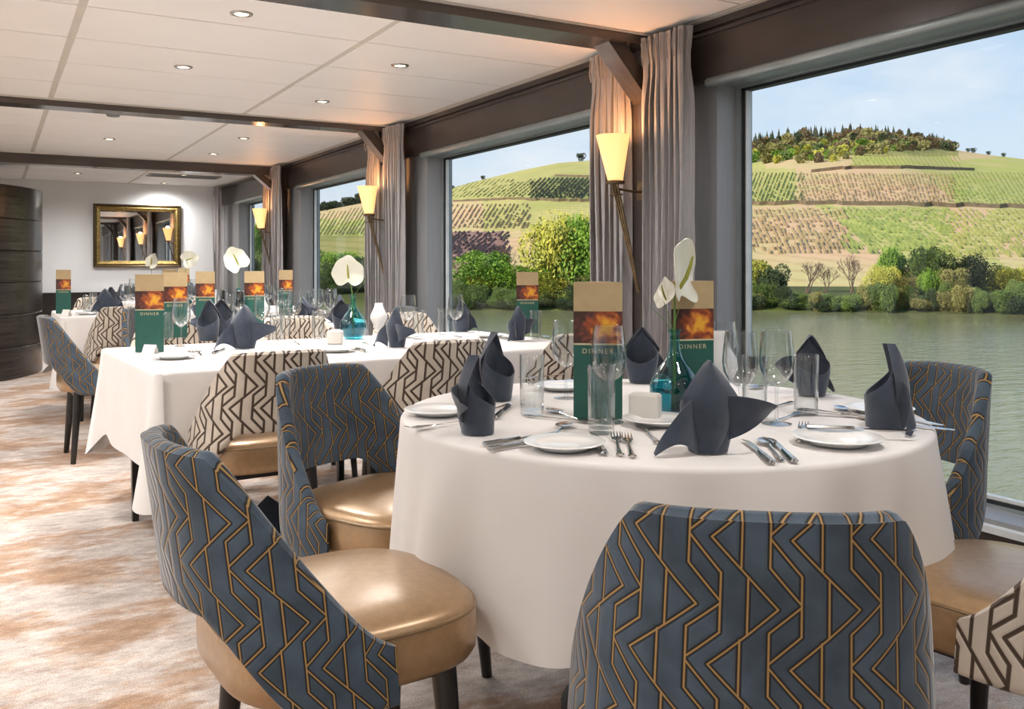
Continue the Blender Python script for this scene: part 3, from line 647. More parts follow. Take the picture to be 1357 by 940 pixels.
# napkin folded into a pointed mitre with two drooping wings
def napkin_mesh(seed=0, wing=1.0):
    rng = random.Random(seed); mb = MB()
    def kite(v): return .014+.038*(v/.6)**.75 if v < .6 else .052*max(0, 1-(v-.6)/.4)**.80+.0006
    def front(u, v):
        q = u*2-1; w = kite(v); z = .002+v*.166
        return (q*w, -.018-(.016+.016*math.sin(PI*min(1, v*.9)))*(1-q*q*.9)+.020*v*v+.004*q*v, z)
    mb.grid(front, 21, 24)
    def back(u, v):
        a = (u*2-1)*PI; k = abs(a)/PI
        zt = .058+.104*(1-k)**1.5; z = .002+v*zt; w = .034+.016*math.sin(PI*.5*min(1, z/.09)) if z < .09 else .050*max(.02, 1-(z-.09)/.078)**.75
        dep = .034 if z < .07 else .034-.024*min(1, (z-.07)/.09)
        return (w*math.sin(a), -.034+.020*(z/.166)**2+dep*(1-math.cos(a)), z)
    mb.grid(back, 49, 12)
    def cuff(u, v):
        a = u*2*PI; z = v*(.018+.006*math.cos(a+.5)); r = .036+.003*v
        return (r*math.sin(a)*1.12, -.012+r*math.cos(a)*.85, z)
    # left wing droops to the cloth, right wing stands out almost level
    def lw(u, v):
        x = -.028-.080*wing*u; up = .100*(1-u**1.7)**.8+.004; lo = .001+.022*math.sin(PI*u)
        lo = min(lo, up-.002); z = lo+(up-lo)*v; return (x+.016*v*u*(1-u), -.030-.022*math.sin(u*PI*.8)+.010*v, z)
    def rw(u, v):
        x = .028+.088*wing*u; up = .108-.022*u**2; lo = .024+.045*u**1.2
        z = lo+(up-lo)*v; return (x+.010*v*u, -.028-.016*math.sin(u*PI)+.008*math.cos(v*PI)+.020*u, z)
    mb.grid(lw, 14, 8); mb.grid(rw, 14, 8)
    me = mb.mesh('folded_napkin', M['napkin'], sharp=0); return solid(me, .0018)
NAP = [napkin_mesh(1), napkin_mesh(2, .75)]
# cutlery, lying along +x with the head towards +x, length .2
def prof_strip(mb, pts, th=.0022, arch=None, z0=.003):
    arch = arch or (lambda x: 0)
    rings = []
    for x, w in pts:
        z = z0+arch(x); rings.append([(x, -w, z), (x, -w*.5, z+th*.8), (x, w*.5, z+th*.8), (x, w, z), (x, w*.5, z-th*.4), (x, -w*.5, z-th*.4)])
    return mb.loft(rings, True, True)
handle = [(-.10, .0035), (-.098, .007), (-.088, .0085), (-.078, .0055), (-.03, .0034), (.02, .0030), (.03, .0034)]
mb = MB(); prof_strip(mb, handle+[(.040, .0055), (.052, .0105), (.062, .0115), (.066, .0115)], arch=lambda x: .004*max(0, (x+.0)/.1))
for q in range(4):
    yy = -.0095+q*.00633; mb.loft([[(x, yy-w, z), (x, yy+w, z), (x, yy+w, z+.0018), (x, yy-w, z+.0018)] for x, w, z in ((.063, .0018, .005), (.085, .0015, .004), (.104, .0006, .0095))], True, True)
FORK = {'fork_body': mb.mesh('fork_body', M['steel'])}
mb = MB(); prof_strip(mb, handle+[(.045, .004)], arch=lambda x: .003*max(0, x/.1))
def bowl(u, v):
    a = u*2*PI; r = v; x = .076+.033*r*math.cos(a)*1.0; y = .0195*r*math.sin(a)*(1-.15*math.cos(a)); return (x, y, .0055-.004*(1-r*r)+.001)
mb.grid(bowl, 28, 7, True); me = mb.mesh('spoon_body', M['steel']); SPOON = {'spoon_body': me}
mb = MB(); prof_strip(mb, [(-.11, .004), (-.108, .008), (-.09, .0085), (-.03, .0065), (-.012, .005)], th=.006, z0=.004)
mb.loft([[(x, y0, .003), (x, y1, .0035), (x, y1, .0050), (x, y0, .0040)] for x, y0, y1 in ((-.012, -.005, .004), (0, -.007, .004), (.06, -.009, .005), (.095, -.007, .006), (.112, .002, .007))], True, True)
KNIFE = {'knife_body': mb.mesh('knife_body', M['steel'])}
KIT = {'fork': FORK, 'knife': KNIFE, 'spoon': SPOON}
def cutlery(kind, head, tail, label, z=ZT_):
    a, b_ = Vector(spot(*head)), Vector(spot(*tail)); m_ = (a+b_)/2; d = a-b_
    return thing(kind, KIT[kind], m_.x, m_.y, math.atan2(d.y, d.x), label, z=z)
# menu card: three-sided standing card, front printed
H_, Wd = .325, .058
def menu_parts():
    P = {}
    mb = MB(); z1 = H_*.785; z2 = H_*.55
    def wedge(z0, z1_, g=0):
        m_ = MB(); a, b_, c_ = (-Wd-g, -.030-g), (Wd+g, -.030-g), (0, .042+g)
        m_.loft([[(*a, z0), (*b_, z0), (*c_, z0)], [(*a, z1_), (*b_, z1_), (*c_, z1_)]], True, True); return m_
    P['gold_band'] = wedge(z1, H_).mesh('gold_band', M['gold_paper'], False)
    P['flower_picture'] = wedge(z2, z1).mesh('flower_picture', M['menu_pic'], False)
    P['green_panel'] = wedge(0, z2).mesh('green_panel', M['green_paper'], False)
    P['gold_line'] = wedge(z2-.004, z2, .0006).mesh('gold_line', M['line'], False)
    cu = bpy.data.curves.new('dinner', 'FONT'); cu.body = 'DINNER'; cu.size = .0165; cu.align_x = 'CENTER'; cu.space_character = 1.35; cu.extrude = .0003
    ob = bpy.data.objects.new('dinner_text', cu); C.objects.link(ob); bpy.context.view_layer.update()
    me = bpy.data.meshes.new_from_object(ob.evaluated_get(bpy.context.evaluated_depsgraph_get())); bpy.data.objects.remove(ob)
    me.transform(Matrix.Translation((0, -.0308, z2-.024)) @ Matrix.Rotation(PI/2, 4, 'X')); me.materials.clear(); me.materials.append(M['line']); me.name = 'dinner_lettering'
    P['dinner_lettering'] = me; return P
MENU = menu_parts()
# small block with softened edges
BLOCK = {'block': MB().rbox(-.036, .036, -.022, .022, 0, .062, .008, 4).mesh('block', M['block'])}
mb = MB(); mb.add([(-.028, -.022, 0), (.028, -.022, 0), (.028, 0, .045), (-.028, 0, .045), (-.028, .022, 0), (.028, .022, 0)], [(0, 1, 2, 3), (3, 2, 5, 4)]); me = mb.mesh('folded_card', M['paper'], False)
TENT = {'folded_card': solid(me, .0008)}
# anthurium: heart-shaped spathe, spadix, stem
def heart(u, v, s=.062):
    a = (u-.5)*2*PI; r = v
    x = s*1.0*math.sin(a)*(.92+.12*math.cos(2*a)); y = s*(1.08*math.cos(a)*1.0-.30*abs(math.sin(a))**.6*1.1+.1)
    return x*r, y*r
def spathe_mesh(s=.062, fold=.35):
    def fn(u, v):
        a = u*2*PI
        rr = s*(1.0-.42*math.exp(-((a-PI)/.42)**2)+.16*math.exp(-((min(a, 2*PI-a))/.35)**2))*(1+.03*math.sin(7*a))
        x, y = rr*math.sin(a)*v, rr*math.cos(a)*v
        return (x, y+.35*s, fold*(abs(x)*.55)+.10*s*math.sin(3*a)*v*v+.25*y*y/s)
    return solid(MB().grid(fn, 60, 10, True).mesh('spathe', M['spathe'], sharp=0), .0012)
SP = spathe_mesh(); SPX = MB().tube([(0, 0, .0), (0, .018, .014), (0, .040, .024), (0, .058, .030)], [.0035, .0042, .0036, .0018], 10).mesh('spadix', M['spadix'])
def anthurium(x, y, hs, label, ori=((60, 0, 30),), lean=(0, 0), scale=1):
    """hs: height of bloom above the table top; ori: one rotation per bloom, with an offset"""
    o = empty('anthurium', (x, y, ZT_), 0, label, 'flower', GROUPS['anthurium'])
    top = Vector((lean[0], lean[1], hs))
    link('stem', MB().tube([(lean[0]*-.12, lean[1]*-.12, .012), (0, 0, .10), (lean[0]*.1, lean[1]*.1, .2), (lean[0]*.55, lean[1]*.55, .2+(hs-.2)*.6), tuple(top)], [.0028, .0028, .0026, .0024, .0022], 8).mesh('stem', M['stem']), o)
    for (rx, ry, rz, ox, oz, sc) in ori:
        s = link('spathe', SP, o, (top.x+ox*CS, top.y-ox*SN, top.z+oz), (R(rx), R(ry), R(rz)-YAW)); s.scale = (sc*scale,)*3
        link('spadix', SPX, s)
    return o

# ---- nearest round table
NR = 'on the nearest round table'
def put(kind, parts, px, py, rz, label, scale=1, z=ZT_):
    x, y = spot(px, py); return thing(kind, parts, x, y, R(rz)-YAW, label, scale, z)
def nap(px, py, rz, label, v=0, sc=1): 
    x, y = spot(px, py); o = empty('napkin', (x, y, ZT_), R(rz)-YAW, label, 'napkin', GROUPS['napkin'], scale=sc); link('folded_cloth', NAP[v], o); return o
nap(938, 598, 4, 'slate blue napkin with spread wings at the front of the nearest round table', 0, 1.06)
nap(633, 574, -100, 'slate napkin rolled to a tall point at the left rim of the nearest round table', 1, 1.0)
nap(659, 530, -125, 'dark napkin with slanted open top behind the left rim napkin of the round table', 1, 1.08)
nap(850, 507, 165, 'dark napkin with its open back towards us between the two menu cards', 1, 1.02)
nap(1076, 524, 190, 'dark pointed napkin behind the water glass at the window side of the round table', 1, 1.0)
nap(1172, 567, 70, 'slate napkin standing at the right rim before the blue chair', 1, 1.12)
def tumbler(px, py, label, sc=1): return put('water_glass', TUMB, px, py, 0, label, sc)
def wine(px, py, label, sc=1): return put('wine_glass', WINE, px, py, 0, label, sc)
tumbler(705, 549, 'straight clear water glass right of the left napkins '+NR)
tumbler(797, 574, 'straight clear water glass in front of the near menu card')
tumbler(1000, 552, 'straight clear water glass among the stemmed glasses right of the front napkin')
tumbler(1068, 549, 'straight clear water glass before the napkin at the window side of the round table')
wine(750, 528, 'stemmed wine glass left of the near menu card, mirroring dark cutlery')
wine(806, 560, 'tall stemmed wine glass overlapping the lettering of the near menu card', 1.05)
wine(981, 564, 'stemmed wine glass just right of the front napkin')
wine(1029, 562, 'stemmed wine glass standing between the front napkin and the window water glass')
wine(957, 533, 'stemmed wine glass behind the frosted candle lamp of the round table')
put('menu_card', MENU, 793, 552, -8, 'tall green and gold dinner menu card left of the large teal vase')
put('menu_card', MENU, 911, 541, 14, 'tall green and gold dinner menu card partly hidden behind the large teal vase')
put('glass_vase', VASE, 894, 548, 0, 'large teal glass bottle vase with a white flower '+NR, 1.0)
put('candle_lamp', LAMP, 950, 534, 0, 'frosted white candle lamp right of the large teal vase', 1.2)
put('card_holder', BLOCK, 855, 556, -25, 'small rounded off-white ceramic block between near menu card and teal vase')
vx, vy = spot(894, 548)
anthurium(vx, vy, .300, 'large white anthurium in the teal vase '+NR, ori=((84, 6, 58, .012, .008, 1.30), (74, -14, -62, -.020, -.022, .62)), lean=(.0, .0))
mb = MB(); mb.tube([(0, 0, .19), (-.02, .01, .23), (-.055, .02, .262)], [.0012, .001, .0006], 5); mb.tube([(0, 0, .2), (-.014, .0, .24), (-.03, .0, .275)], [.0012, .001, .0006], 5); mb.tube([(0, 0, .2), (.012, .004, .235), (.02, .0, .262)], [.0012, .001, .0006], 5); mb.tube([(0,0,.02),(0,0,.2)], .0012, 5)
tag(link('dry_twig', mb.mesh('dry_twig', M['stem']), loc=(vx-.004, vy, ZT_)), 'thin dry green twigs standing in the large teal vase', 'twig')
for (px, py, lb) in ((748, 594, 'white side plate at the front left of the nearest round table'), (1110, 588, 'white side plate with a knife on its rim at the front right'), (580, 549, 'white side plate behind the left rim napkin'),
                     (745, 516, 'white side plate behind the wine glass left of the near menu card'), (1165, 547, 'white side plate behind the right rim napkin'), (872, 562, 'white side plate half hidden behind the front napkin'), (900, 517, 'white side plate at the back of the round table behind the menu cards')):
    put('side_plate', PLATE, px, py, 0, lb, 1.0 if px != 1110 else 1.1)
cu = [('knife', (745, 574), (640, 592), 'long silver knife before the left rim napkin'), ('knife', (752, 582), (655, 597), 'second silver knife, nearer the table edge, before the left rim napkin'),
 ('spoon', (752, 562), (725, 587), 'silver spoon tip up beside the two left knives'), ('spoon', (733, 546), (775, 560), 'silver dessert spoon left of the near menu card foot'),
 ('fork', (772, 560), (715, 554), 'silver fork left of the near menu card foot'), ('fork', (815, 577), (823, 608), 'silver fork right of the front left plate, left of the pair'),
 ('fork', (829, 577), (840, 612), 'silver fork right of the front left plate, right of the pair'), ('knife', (786, 578), (800, 601), 'short silver knife between side plate and fork pair'),
 ('knife', (990, 588), (1020, 613), 'ornate silver knife right of the front napkin'), ('knife', (1022, 585), (1052, 613), 'ornate silver knife left of the front right plate'),
 ('spoon', (1013, 584), (1036, 613), 'silver soup spoon between the two knives right of the front napkin'), ('fork', (1064, 548), (1018, 562), 'silver fork with tines raised before the window water glass'),
 ('fork', (1066, 563), (1058, 590), 'silver fork at the left of the front right plate'), ('knife', (1100, 551), (1180, 557), 'silver knife lying behind the front right plate'),
 ('spoon', (1118, 544), (1150, 556), 'silver spoon behind the front right plate'), ('knife', (1085, 546), (1135, 553), 'silver knife near the window water glass foot'),
 ('knife', (1222, 560), (1185, 551), 'silver knife right of the right rim napkin, farther'), ('knife', (1216, 566), (1180, 561), 'silver knife right of the right rim napkin, nearer'),
 ('spoon', (850, 566), (872, 588), 'silver spoon left of the front napkin wing'), ('fork', (640, 548), (662, 541), 'silver fork between the two left napkins and their plate'),
 ('knife', (672, 541), (660, 552), 'silver knife beside the left water glass'), ('fork', (575, 566), (600, 562), 'silver fork at the far left rim of the round table'),
 ('spoon', (1010, 545), (1045, 535), 'silver spoon behind the stemmed glasses'), ('fork', (955, 545), (930, 536), 'silver fork behind the front napkin'),
 ('knife', (760, 505), (720, 508), 'silver knife at the far rim behind the left wine glass'), ('fork', (700, 503), (740, 498), 'silver fork at the far rim behind the left water glass'), ('spoon', (1000, 515), (1035, 508), 'silver spoon at the far window side of the round table')]
for kind, a, b_, lb in cu: cutlery(kind, a, b_, lb, z=ZT_+(0.0))
# knife on the rim of the plate
x, y = spot(1140, 581); o_ = thing('knife', KNIFE, x, y, R(-12)-YAW, 'silver butter knife lying across the front right plate', z=ZT_+.0165)

# ---- long table in the middle
ML = 'on the long table in the middle'
nap(325, 462, 0, 'slate napkin with wide wings behind the left cream chair', 0, 1.12)
nap(276, 452, 160, 'dark napkin with open back left of the winged one on the middle table', 1, 1.15)
nap(293, 444, 200, 'dark napkin at the back left of the middle table behind the open one', 1, 1.1)
nap(526, 460, -38, 'slate napkin with one long wing right of the small teal vase', 0, .98)
nap(611, 440, 150, 'dark napkin at the far side of the middle table behind a wine glass', 1, 1.0)
nap(685, 451, 40, 'slate napkin at the right end of the middle table against the river', 1, .98)
nap(452, 436, 190, 'dark napkin behind the small teal vase on the middle table', 1, .98)
nap(398, 434, 160, 'dark napkin at the far side of the middle table, left of the vase', 1, .9)
put('menu_card', MENU, 201, 466, 6, 'tall green and gold dinner menu card at the left end of the middle table')
put('menu_card', MENU, 232, 447, 20, 'dinner menu card half hidden behind the left one on the middle table')
put('menu_card', MENU, 699, 441, -2, 'dinner menu card at the right end of the middle table before the river')
put('card_holder', TENT, 199, 472, -14, 'white folded name card before the left menu card')
put('card_holder', BLOCK, 444, 456, 4, 'small off-white ceramic block left of the small teal vase')
put('glass_vase', VASE, 468, 449, 0, 'teal glass bottle vase '+ML, 1.05)
vx, vy = spot(468, 449)
anthurium(vx, vy, .31, 'white anthurium with two hanging lobes in the teal vase of the middle table', ori=((98, 0, 4, -.004, -.012, 1.25),), lean=(-.02, .0))
mb = MB(); mb.tube([(0, 0, .02), (.0, 0, .2), (.06, -.03, .30), (.13, -.065, .30), (.18, -.09, .24)], [.0012, .0012, .001, .0008, .0005], 5)
tag(link('dry_twig', mb.mesh('dry_twig', M['stem']), loc=(vx-.004, vy, ZT_)), 'long thin arching twig in the teal vase of the middle table', 'twig')
put('candle_lamp', LAMP, 502, 441, 0, 'frosted white candle lamp right of the small teal vase', 1.0)
for (px, py, lb) in ((240, 459, 'left front, beside the menu card'), (430, 444, 'left of the small vase'), (541, 448, 'behind the one-winged napkin'), (604, 447, 'before the far napkin near the window'),
                     (390, 440, 'behind the left cream chair, rear row'), (347, 447, 'behind the wide-winged napkin')):
    wine(px, py, 'stemmed wine glass on the middle table, %s' % lb, 1.0)
for (px, py, lb) in ((222, 452, 'behind the left menu card'), (366, 455, 'right of the wide-winged napkin'), (421, 449, 'left of the ceramic block'), (554, 449, 'right of the one-winged napkin'), (587, 446, 'left of the far wine glass'), (710, 449, 'at the right end before the river'), (378, 444, 'rear row, left of the vase')):
    tumbler(px, py, 'straight clear water glass on the middle table, %s' % lb, .95)
for (px, py, lb) in ((231, 475, 'front left corner'), (445, 466, 'under the ceramic block side'), (590, 452, 'before the far napkin'), (350, 470, 'right of the wide-winged napkin'), (650, 447, 'right end')):
    put('side_plate', PLATE, px, py, 0, 'white side plate on the middle table, %s' % lb)
for kind, a, b_, lb in (('fork', (258, 463), (272, 476), 'silver fork right of the corner plate on the middle table'), ('fork', (248, 463), (262, 476), 'silver fork nearest the corner plate on the middle table'),
    ('spoon', (243, 470), (292, 463), 'silver spoon near the corner of the middle table'), ('knife', (300, 462), (280, 470), 'silver knife left of the wide-winged napkin'),
    ('knife', (455, 460), (485, 466), 'silver knife below the small teal vase'), ('fork', (478, 455), (500, 460), 'silver fork right of the small teal vase'), ('spoon', (468, 462), (488, 468), 'silver spoon below the small teal vase'),
    ('knife', (640, 446), (672, 450), 'silver knife left of the river-side napkin'), ('fork', (560, 462), (590, 458), 'silver fork before the water glasses on the middle table'),
    ('spoon', (720, 446), (735, 452), 'silver spoon at the right end of the middle table'), ('fork', (385, 452), (400, 458), 'silver fork behind the left cream chair')):
    cutlery(kind, a, b_, lb)

# ---- second round table and beyond
S3 = 'on the second round table'
def at(kind, parts, x, y, rz, label, sc=1): return thing(kind, parts, x, y, R(rz)-YAW, label, sc)
def napat(x, y, rz, label, v=1, sc=1):
    o = empty('napkin', (x, y, ZT_), R(rz)-YAW, label, 'napkin', GROUPS['napkin'], scale=sc); link('folded_cloth', NAP[v], o)
for (px, py, rz, lb) in ((275, 434, -6, 'dinner menu card on the second round table, leftmost'), (338, 431, 8, 'dinner menu card on the second round table, behind its vase')):
    put('menu_card', MENU, px, py, rz, lb)
put('menu_card', MENU, 382, 418, -20, 'dinner menu card on the second round table, nearest the windows')
put('glass_vase', VASE, 316, 424, 0, 'small teal glass vase with a white flower '+S3, 1.0)
vx, vy = spot(316, 424)
anthurium(vx, vy, .36, 'white anthurium turned sideways in the vase of the second round table', ori=((75, -30, 40, .0, .0, 1.35),), lean=(.0, 0))
put('candle_lamp', LAMP, 347, 424, 0, 'frosted white candle lamp on the second round table', .95)
rng = random.Random(4)
for a_, rr in ((200, .42), (150, .43), (100, .42), (40, .42), (-20, .42), (-80, .43)):
    x, y = T3[0]+rr*math.cos(R(a_)), T3[1]+rr*math.sin(R(a_))
    napat(x, y, a_+90, 'dark folded napkin standing among the glasses on the second round table', 1, 1)
    for da, r_, k_ in ((16, .30, 'w'), (-14, .27, 't'), (30, .43, 'w')):
        x, y = T3[0]+r_*math.cos(R(a_+da)), T3[1]+r_*math.sin(R(a_+da))
        if k_ == 'w': at('wine_glass', WINE, x, y, 0, 'stemmed wine glass in the cluster on the second round table', .95)
        else: at('water_glass', TUMB, x, y, 0, 'straight water glass in the cluster on the second round table', .92)
    at('side_plate', PLATE, T3[0]+.50*math.cos(R(a_-22)), T3[1]+.50*math.sin(R(a_-22)), 0, 'white side plate at a place on the second round table')
# second long table
put('menu_card', MENU, 87, 415.5, -4, 'green and gold dinner menu card at the left end of the second long table')
put('card_holder', TENT, 88, 419, -10, 'white folded name card at the left end of the second long table')
F4 = 'on the second long table'
put('glass_vase', VASE, 246, 405, 0, 'small teal glass vase '+F4, 1.0); vx, vy = spot(246, 405)
anthurium(vx, vy, .40, 'white anthurium seen edge-on before the end wall right of the mirror', ori=((88, 70, 20, .0, .0, 1.2),))
put('menu_card', MENU, 226, 408, 10, 'dinner menu card on the second long table behind the tall one')
for x, y, rz in ((.72, 7.35, 20), (1.15, 7.25, 170), (1.75, 7.3, 30), (.8, 7.78, 160), (1.35, 7.8, 100), (2.0, 7.75, 60)):
    napat(x, y, rz, 'dark folded napkin standing on the second long table', 1, 1.1)
    at('wine_glass', WINE, x+.14, y+.02, 0, 'stemmed wine glass on the second long table', 1)
    at('wine_glass', WINE, x+.20, y+.10, 0, 'stemmed wine glass on the second long table', .9)
    at('water_glass', TUMB, x-.12, y+.05, 0, 'straight water glass on the second long table', .95)
    at('side_plate', PLATE, x-.13, y-.12, 0, 'white side plate on the second long table')
at('candle_lamp', LAMP, 1.55, 7.55, 0, 'frosted white candle lamp on the second long table')
# farthest round table
at('glass_vase', VASE, 1.42, 10.0, 0, 'teal glass vase on the farthest round table')
anthurium(1.42, 10.0, .36, 'white anthurium under the mirror on the farthest round table', ori=((75, 20, -30, .0, .0, 1.35),))
at('menu_card', MENU, 1.7, 9.7, 0, 'dinner menu card on the farthest round table')
for a_ in (200, 120, 40, -60):
    napat(T5[0]+.42*math.cos(R(a_)), T5[1]+.42*math.sin(R(a_)), a_+90, 'dark folded napkin on the farthest round table')
    at('wine_glass', WINE, T5[0]+.33*math.cos(R(a_+22)), T5[1]+.33*math.sin(R(a_+22)), 0, 'stemmed wine glass on the farthest round table')
    at('water_glass', TUMB, T5[0]+.33*math.cos(R(a_-22)), T5[1]+.33*math.sin(R(a_-22)), 0, 'straight water glass on the farthest round table')

# napkin dropped on the carpet behind the near left chair
fx, fy = spot(362, 700, 0)
mb = MB(); mb.add([(-.13, -.06, .004), (.02, -.10, .006), (.15, -.055, .004), (.10, .05, .01), (-.08, .09, .006), (-.02, .0, .085), (.05, -.02, .05)],
   [(0, 1, 5), (1, 6, 5), (1, 2, 6), (2, 3, 6), (3, 5, 6), (3, 4, 5), (4, 0, 5)])
me = mb.mesh('crumpled_napkin', M['napkin'], False); solid(me, .002)
tag(link('dropped_napkin', me, loc=(fx, fy, .0), rot=(0, 0, -YAW)), 'dark slate cloth napkin lying on the carpet behind the left blue chair', 'napkin').scale = (1.15, 1.15, 1.6)

# ------------------------------------------------------------------ outdoors: river, vineyard hill, trees
WZ = -2.88
m, t, b, o = new_mat('river_water'); tc = N(t, 'ShaderNodeTexCoord'); mp = N(t, 'ShaderNodeMapping'); mp.inputs['Rotation'].default_value = (0, 0, YAW); mp.inputs['Scale'].default_value = (.35, 1, 1); L(t, tc.outputs['Object'], mp.inputs[0])
n1 = N(t, 'ShaderNodeTexNoise'); n1.inputs['Scale'].default_value = 2.2; n1.inputs['Detail'].default_value = 5; n1.inputs['Roughness'].default_value = .6; L(t, mp.outputs[0], n1.inputs[0])
bp = N(t, 'ShaderNodeBump'); bp.inputs['Strength'].default_value = .5; bp.inputs['Distance'].default_value = .14; L(t, n1.outputs[0], bp.inputs['Height']); L(t, bp.outputs[0], b.inputs['Normal'])
n2 = N(t, 'ShaderNodeTexNoise'); n2.inputs['Scale'].default_value = .12; L(t, mp.outputs[0], n2.inputs[0])
x = N(t, 'ShaderNodeMixRGB'); x.inputs[1].default_value = (.20, .20, .10, 1); x.inputs[2].default_value = (.25, .25, .14, 1); L(t, n2.outputs[0], x.inputs[0]); L(t, x.outputs[0], b.inputs['Base Color'])
b.inputs['Roughness'].default_value = .10; b.inputs['IOR'].default_value = 1.33
M['water'] = m
mb = MB()
pts = [(3.6, -400), (3.6, 700), (900, 700), (900, -400)]
mb.add([(x_, y_, WZ) for x_, y_ in pts], [(0, 1, 2, 3)])
tag(link('river', mb.mesh('river', M['water'], False)), kind='structure')
mb = MB(); mb.box(3.08, 3.6, -8, 18, -3.2, -.05); link('trim_7', mb.mesh('trim', M['white_alu'], False), kind='structure')   # the ship's hull side below the windows

def interp(tab, v):
    if v <= tab[0][0]: return tab[0][1]
    for (a, fa), (b_, fb) in zip(tab, tab[1:]):
        if v <= b_: k_ = (v-a)/(b_-a); return fa+(fb-fa)*k_
    return tab[-1][1]
SHORE = [(-600, 110), (300, 88), (417, 87), (600, 78), (1000, 76), (1357, 70), (2200, 60)]
SKY = [(-600, 335), (100, 318), (300, 302), (417, 281), (485, 268), (592, 252), (640, 238), (690, 226), (740, 216), (792, 212), (850, 207), (900, 203), (982, 197), (1050, 184), (1120, 179), (1200, 184), (1255, 197), (1300, 204), (1357, 211), (1500, 225), (1800, 255), (2300, 300)]
DR = 600.0
def ground(px, D):
    d0 = interp(SHORE, px); zr = EYE+(350-interp(SKY, px))*DR/F
    if D < d0: return WZ-.6
    if D < d0+3: return WZ-.1+(D-d0)/3*.7
    if D < d0+14: return WZ+.6+(D-d0-3)/11*1.2
    t_ = max(0.0, (D-d0-14)/(DR-d0-14))
    if t_ <= 1:
        z = WZ+1.8+(zr-WZ-1.8)*(t_**.92)
        return z+math.sin(px*.013+D*.02)*1.0*t_*(1-t_)*4
    return zr-(D-DR)*.12
def field_of(px, py):
    """which vineyard parcel a spot of the hill belongs to"""
    if px > 900:
        if py > 385: return 6
        if py < 224-max(0, (px-1180))*.12: return 5 if (px < 1270 and py < 222-abs(px-1060)*.03 and not (py > 207 and 990 < px < 1290)) else (2 if (px > 1262 or (1000+(py-205) < px < 1130)) else 1)
        if py < 273:
            if px < 1055: return 0
            return 2 if px < 1215+(py-224)*1.2 else 1
        s = px-(py-273)*1.5
        if s < 1080: return 2
        if s < 1165: return 1
        if s < 1215: return 3 if py < 1 else 0
        return 2 if (int((px+py*1.3)//70) % 2) else 0
    if px > 540:
        if py < 266: return 3 if (px > 700+(266-py)*.9 and py > 232) else 0
        if py < 307: return 2 if px < 640 else 0
        if px < 668: return 4
        return 2
    if py < 290: return 2
    if py < 312: return 1
    return 5
def field_mat(name, c1, c2, crow, rows=1.7, ang=0, amt=.6):
    m, t, b, o = new_mat(name); tc = N(t, 'ShaderNodeTexCoord')
    n = N(t, 'ShaderNodeTexNoise'); n.inputs['Scale'].default_value = .05; n.inputs['Detail'].default_value = 8; L(t, tc.outputs['Object'], n.inputs[0])
    r = N(t, 'ShaderNodeMapRange'); r.inputs[1].default_value = .4; r.inputs[2].default_value = .6; L(t, n.outputs[0], r.inputs[0])
    x = N(t, 'ShaderNodeMixRGB'); x.inputs[1].default_value = (*c1, 1); x.inputs[2].default_value = (*c2, 1); L(t, r.outputs[0], x.inputs[0])
    d = N(t, 'ShaderNodeVectorMath', operation='DOT_PRODUCT'); L(t, tc.outputs['Object'], d.inputs[0]); d.inputs[1].default_value = (math.cos(R(ang)), math.sin(R(ang)), 0)
    sn = N(t, 'ShaderNodeMath', operation='MULTIPLY'); L(t, d.outputs['Value'], sn.inputs[0]); sn.inputs[1].default_value = 2*PI/rows
    s2 = N(t, 'ShaderNodeMath', operation='SINE'); L(t, sn.outputs[0], s2.inputs[0])
    n3 = N(t, 'ShaderNodeTexNoise'); n3.inputs['Scale'].default_value = .9; n3.inputs['Detail'].default_value = 4; L(t, tc.outputs['Object'], n3.inputs[0])
    ad = N(t, 'ShaderNodeMath', operation='MULTIPLY_ADD'); L(t, n3.outputs[0], ad.inputs[0]); ad.inputs[1].default_value = 3.2; ad.inputs[2].default_value = -1.75
    a2 = N(t, 'ShaderNodeMath', operation='ADD'); L(t, s2.outputs[0], a2.inputs[0]); L(t, ad.outputs[0], a2.inputs[1])
    r2_ = N(t, 'ShaderNodeMapRange'); r2_.inputs[1].default_value = .0; r2_.inputs[2].default_value = .9; r2_.inputs[4].default_value = amt; L(t, a2.outputs[0], r2_.inputs[0])
    x2 = N(t, 'ShaderNodeMixRGB'); L(t, r2_.outputs[0], x2.inputs[0]); L(t, x.outputs[0], x2.inputs[1]); x2.inputs[2].default_value = (*crow, 1); L(t, x2.outputs[0], b.inputs['Base Color'])
    b.inputs['Roughness'].default_value = .95; b.inputs['Specular IOR Level'].default_value = .1
    return m
FM = [field_mat('yellow_green_vineyard', (.50, .43, .17), (.40, .38, .13), (.24, .25, .08), 3.2, 20),
      field_mat('fresh_green_vineyard', (.40, .41, .11), (.50, .42, .18), (.22, .28, .07), 3.0, -25),
      field_mat('pinkish_soil_vineyard', (.60, .39, .24), (.50, .42, .20), (.40, .30, .15), 3.4, 12, .5),
      field_mat('dark_row_vineyard', (.36, .36, .12), (.28, .30, .10), (.10, .11, .05), 5.0, 15, .6),
      field_mat('purple_soil_vineyard', (.27, .15, .13), (.32, .19, .15), (.15, .09, .08), 2.2, 60, .7),
      field_mat('wooded_slope_ground', (.24, .24, .07), (.32, .28, .10), (.13, .15, .04), 6.0, 0, .4),
      field_mat('river_bank_grass', (.13, .17, .04), (.08, .09, .035), (.06, .07, .03), 6.0, 0, .3)]
us = [-600+k*20 for k in range(40)]+[200+k*5 for k in range(247)]+[1440+k*20 for k in range(40)]
ds = []
for k in range(6): ds.append(('s', k/5*3.0-.5))
for k in range(1, 6): ds.append(('s', 3+k*2.2))
for k in range(1, 111): ds.append(('t', k/110))
ds.append(('x', 700)); ds.append(('x', 900))
vs, pyv = [], []
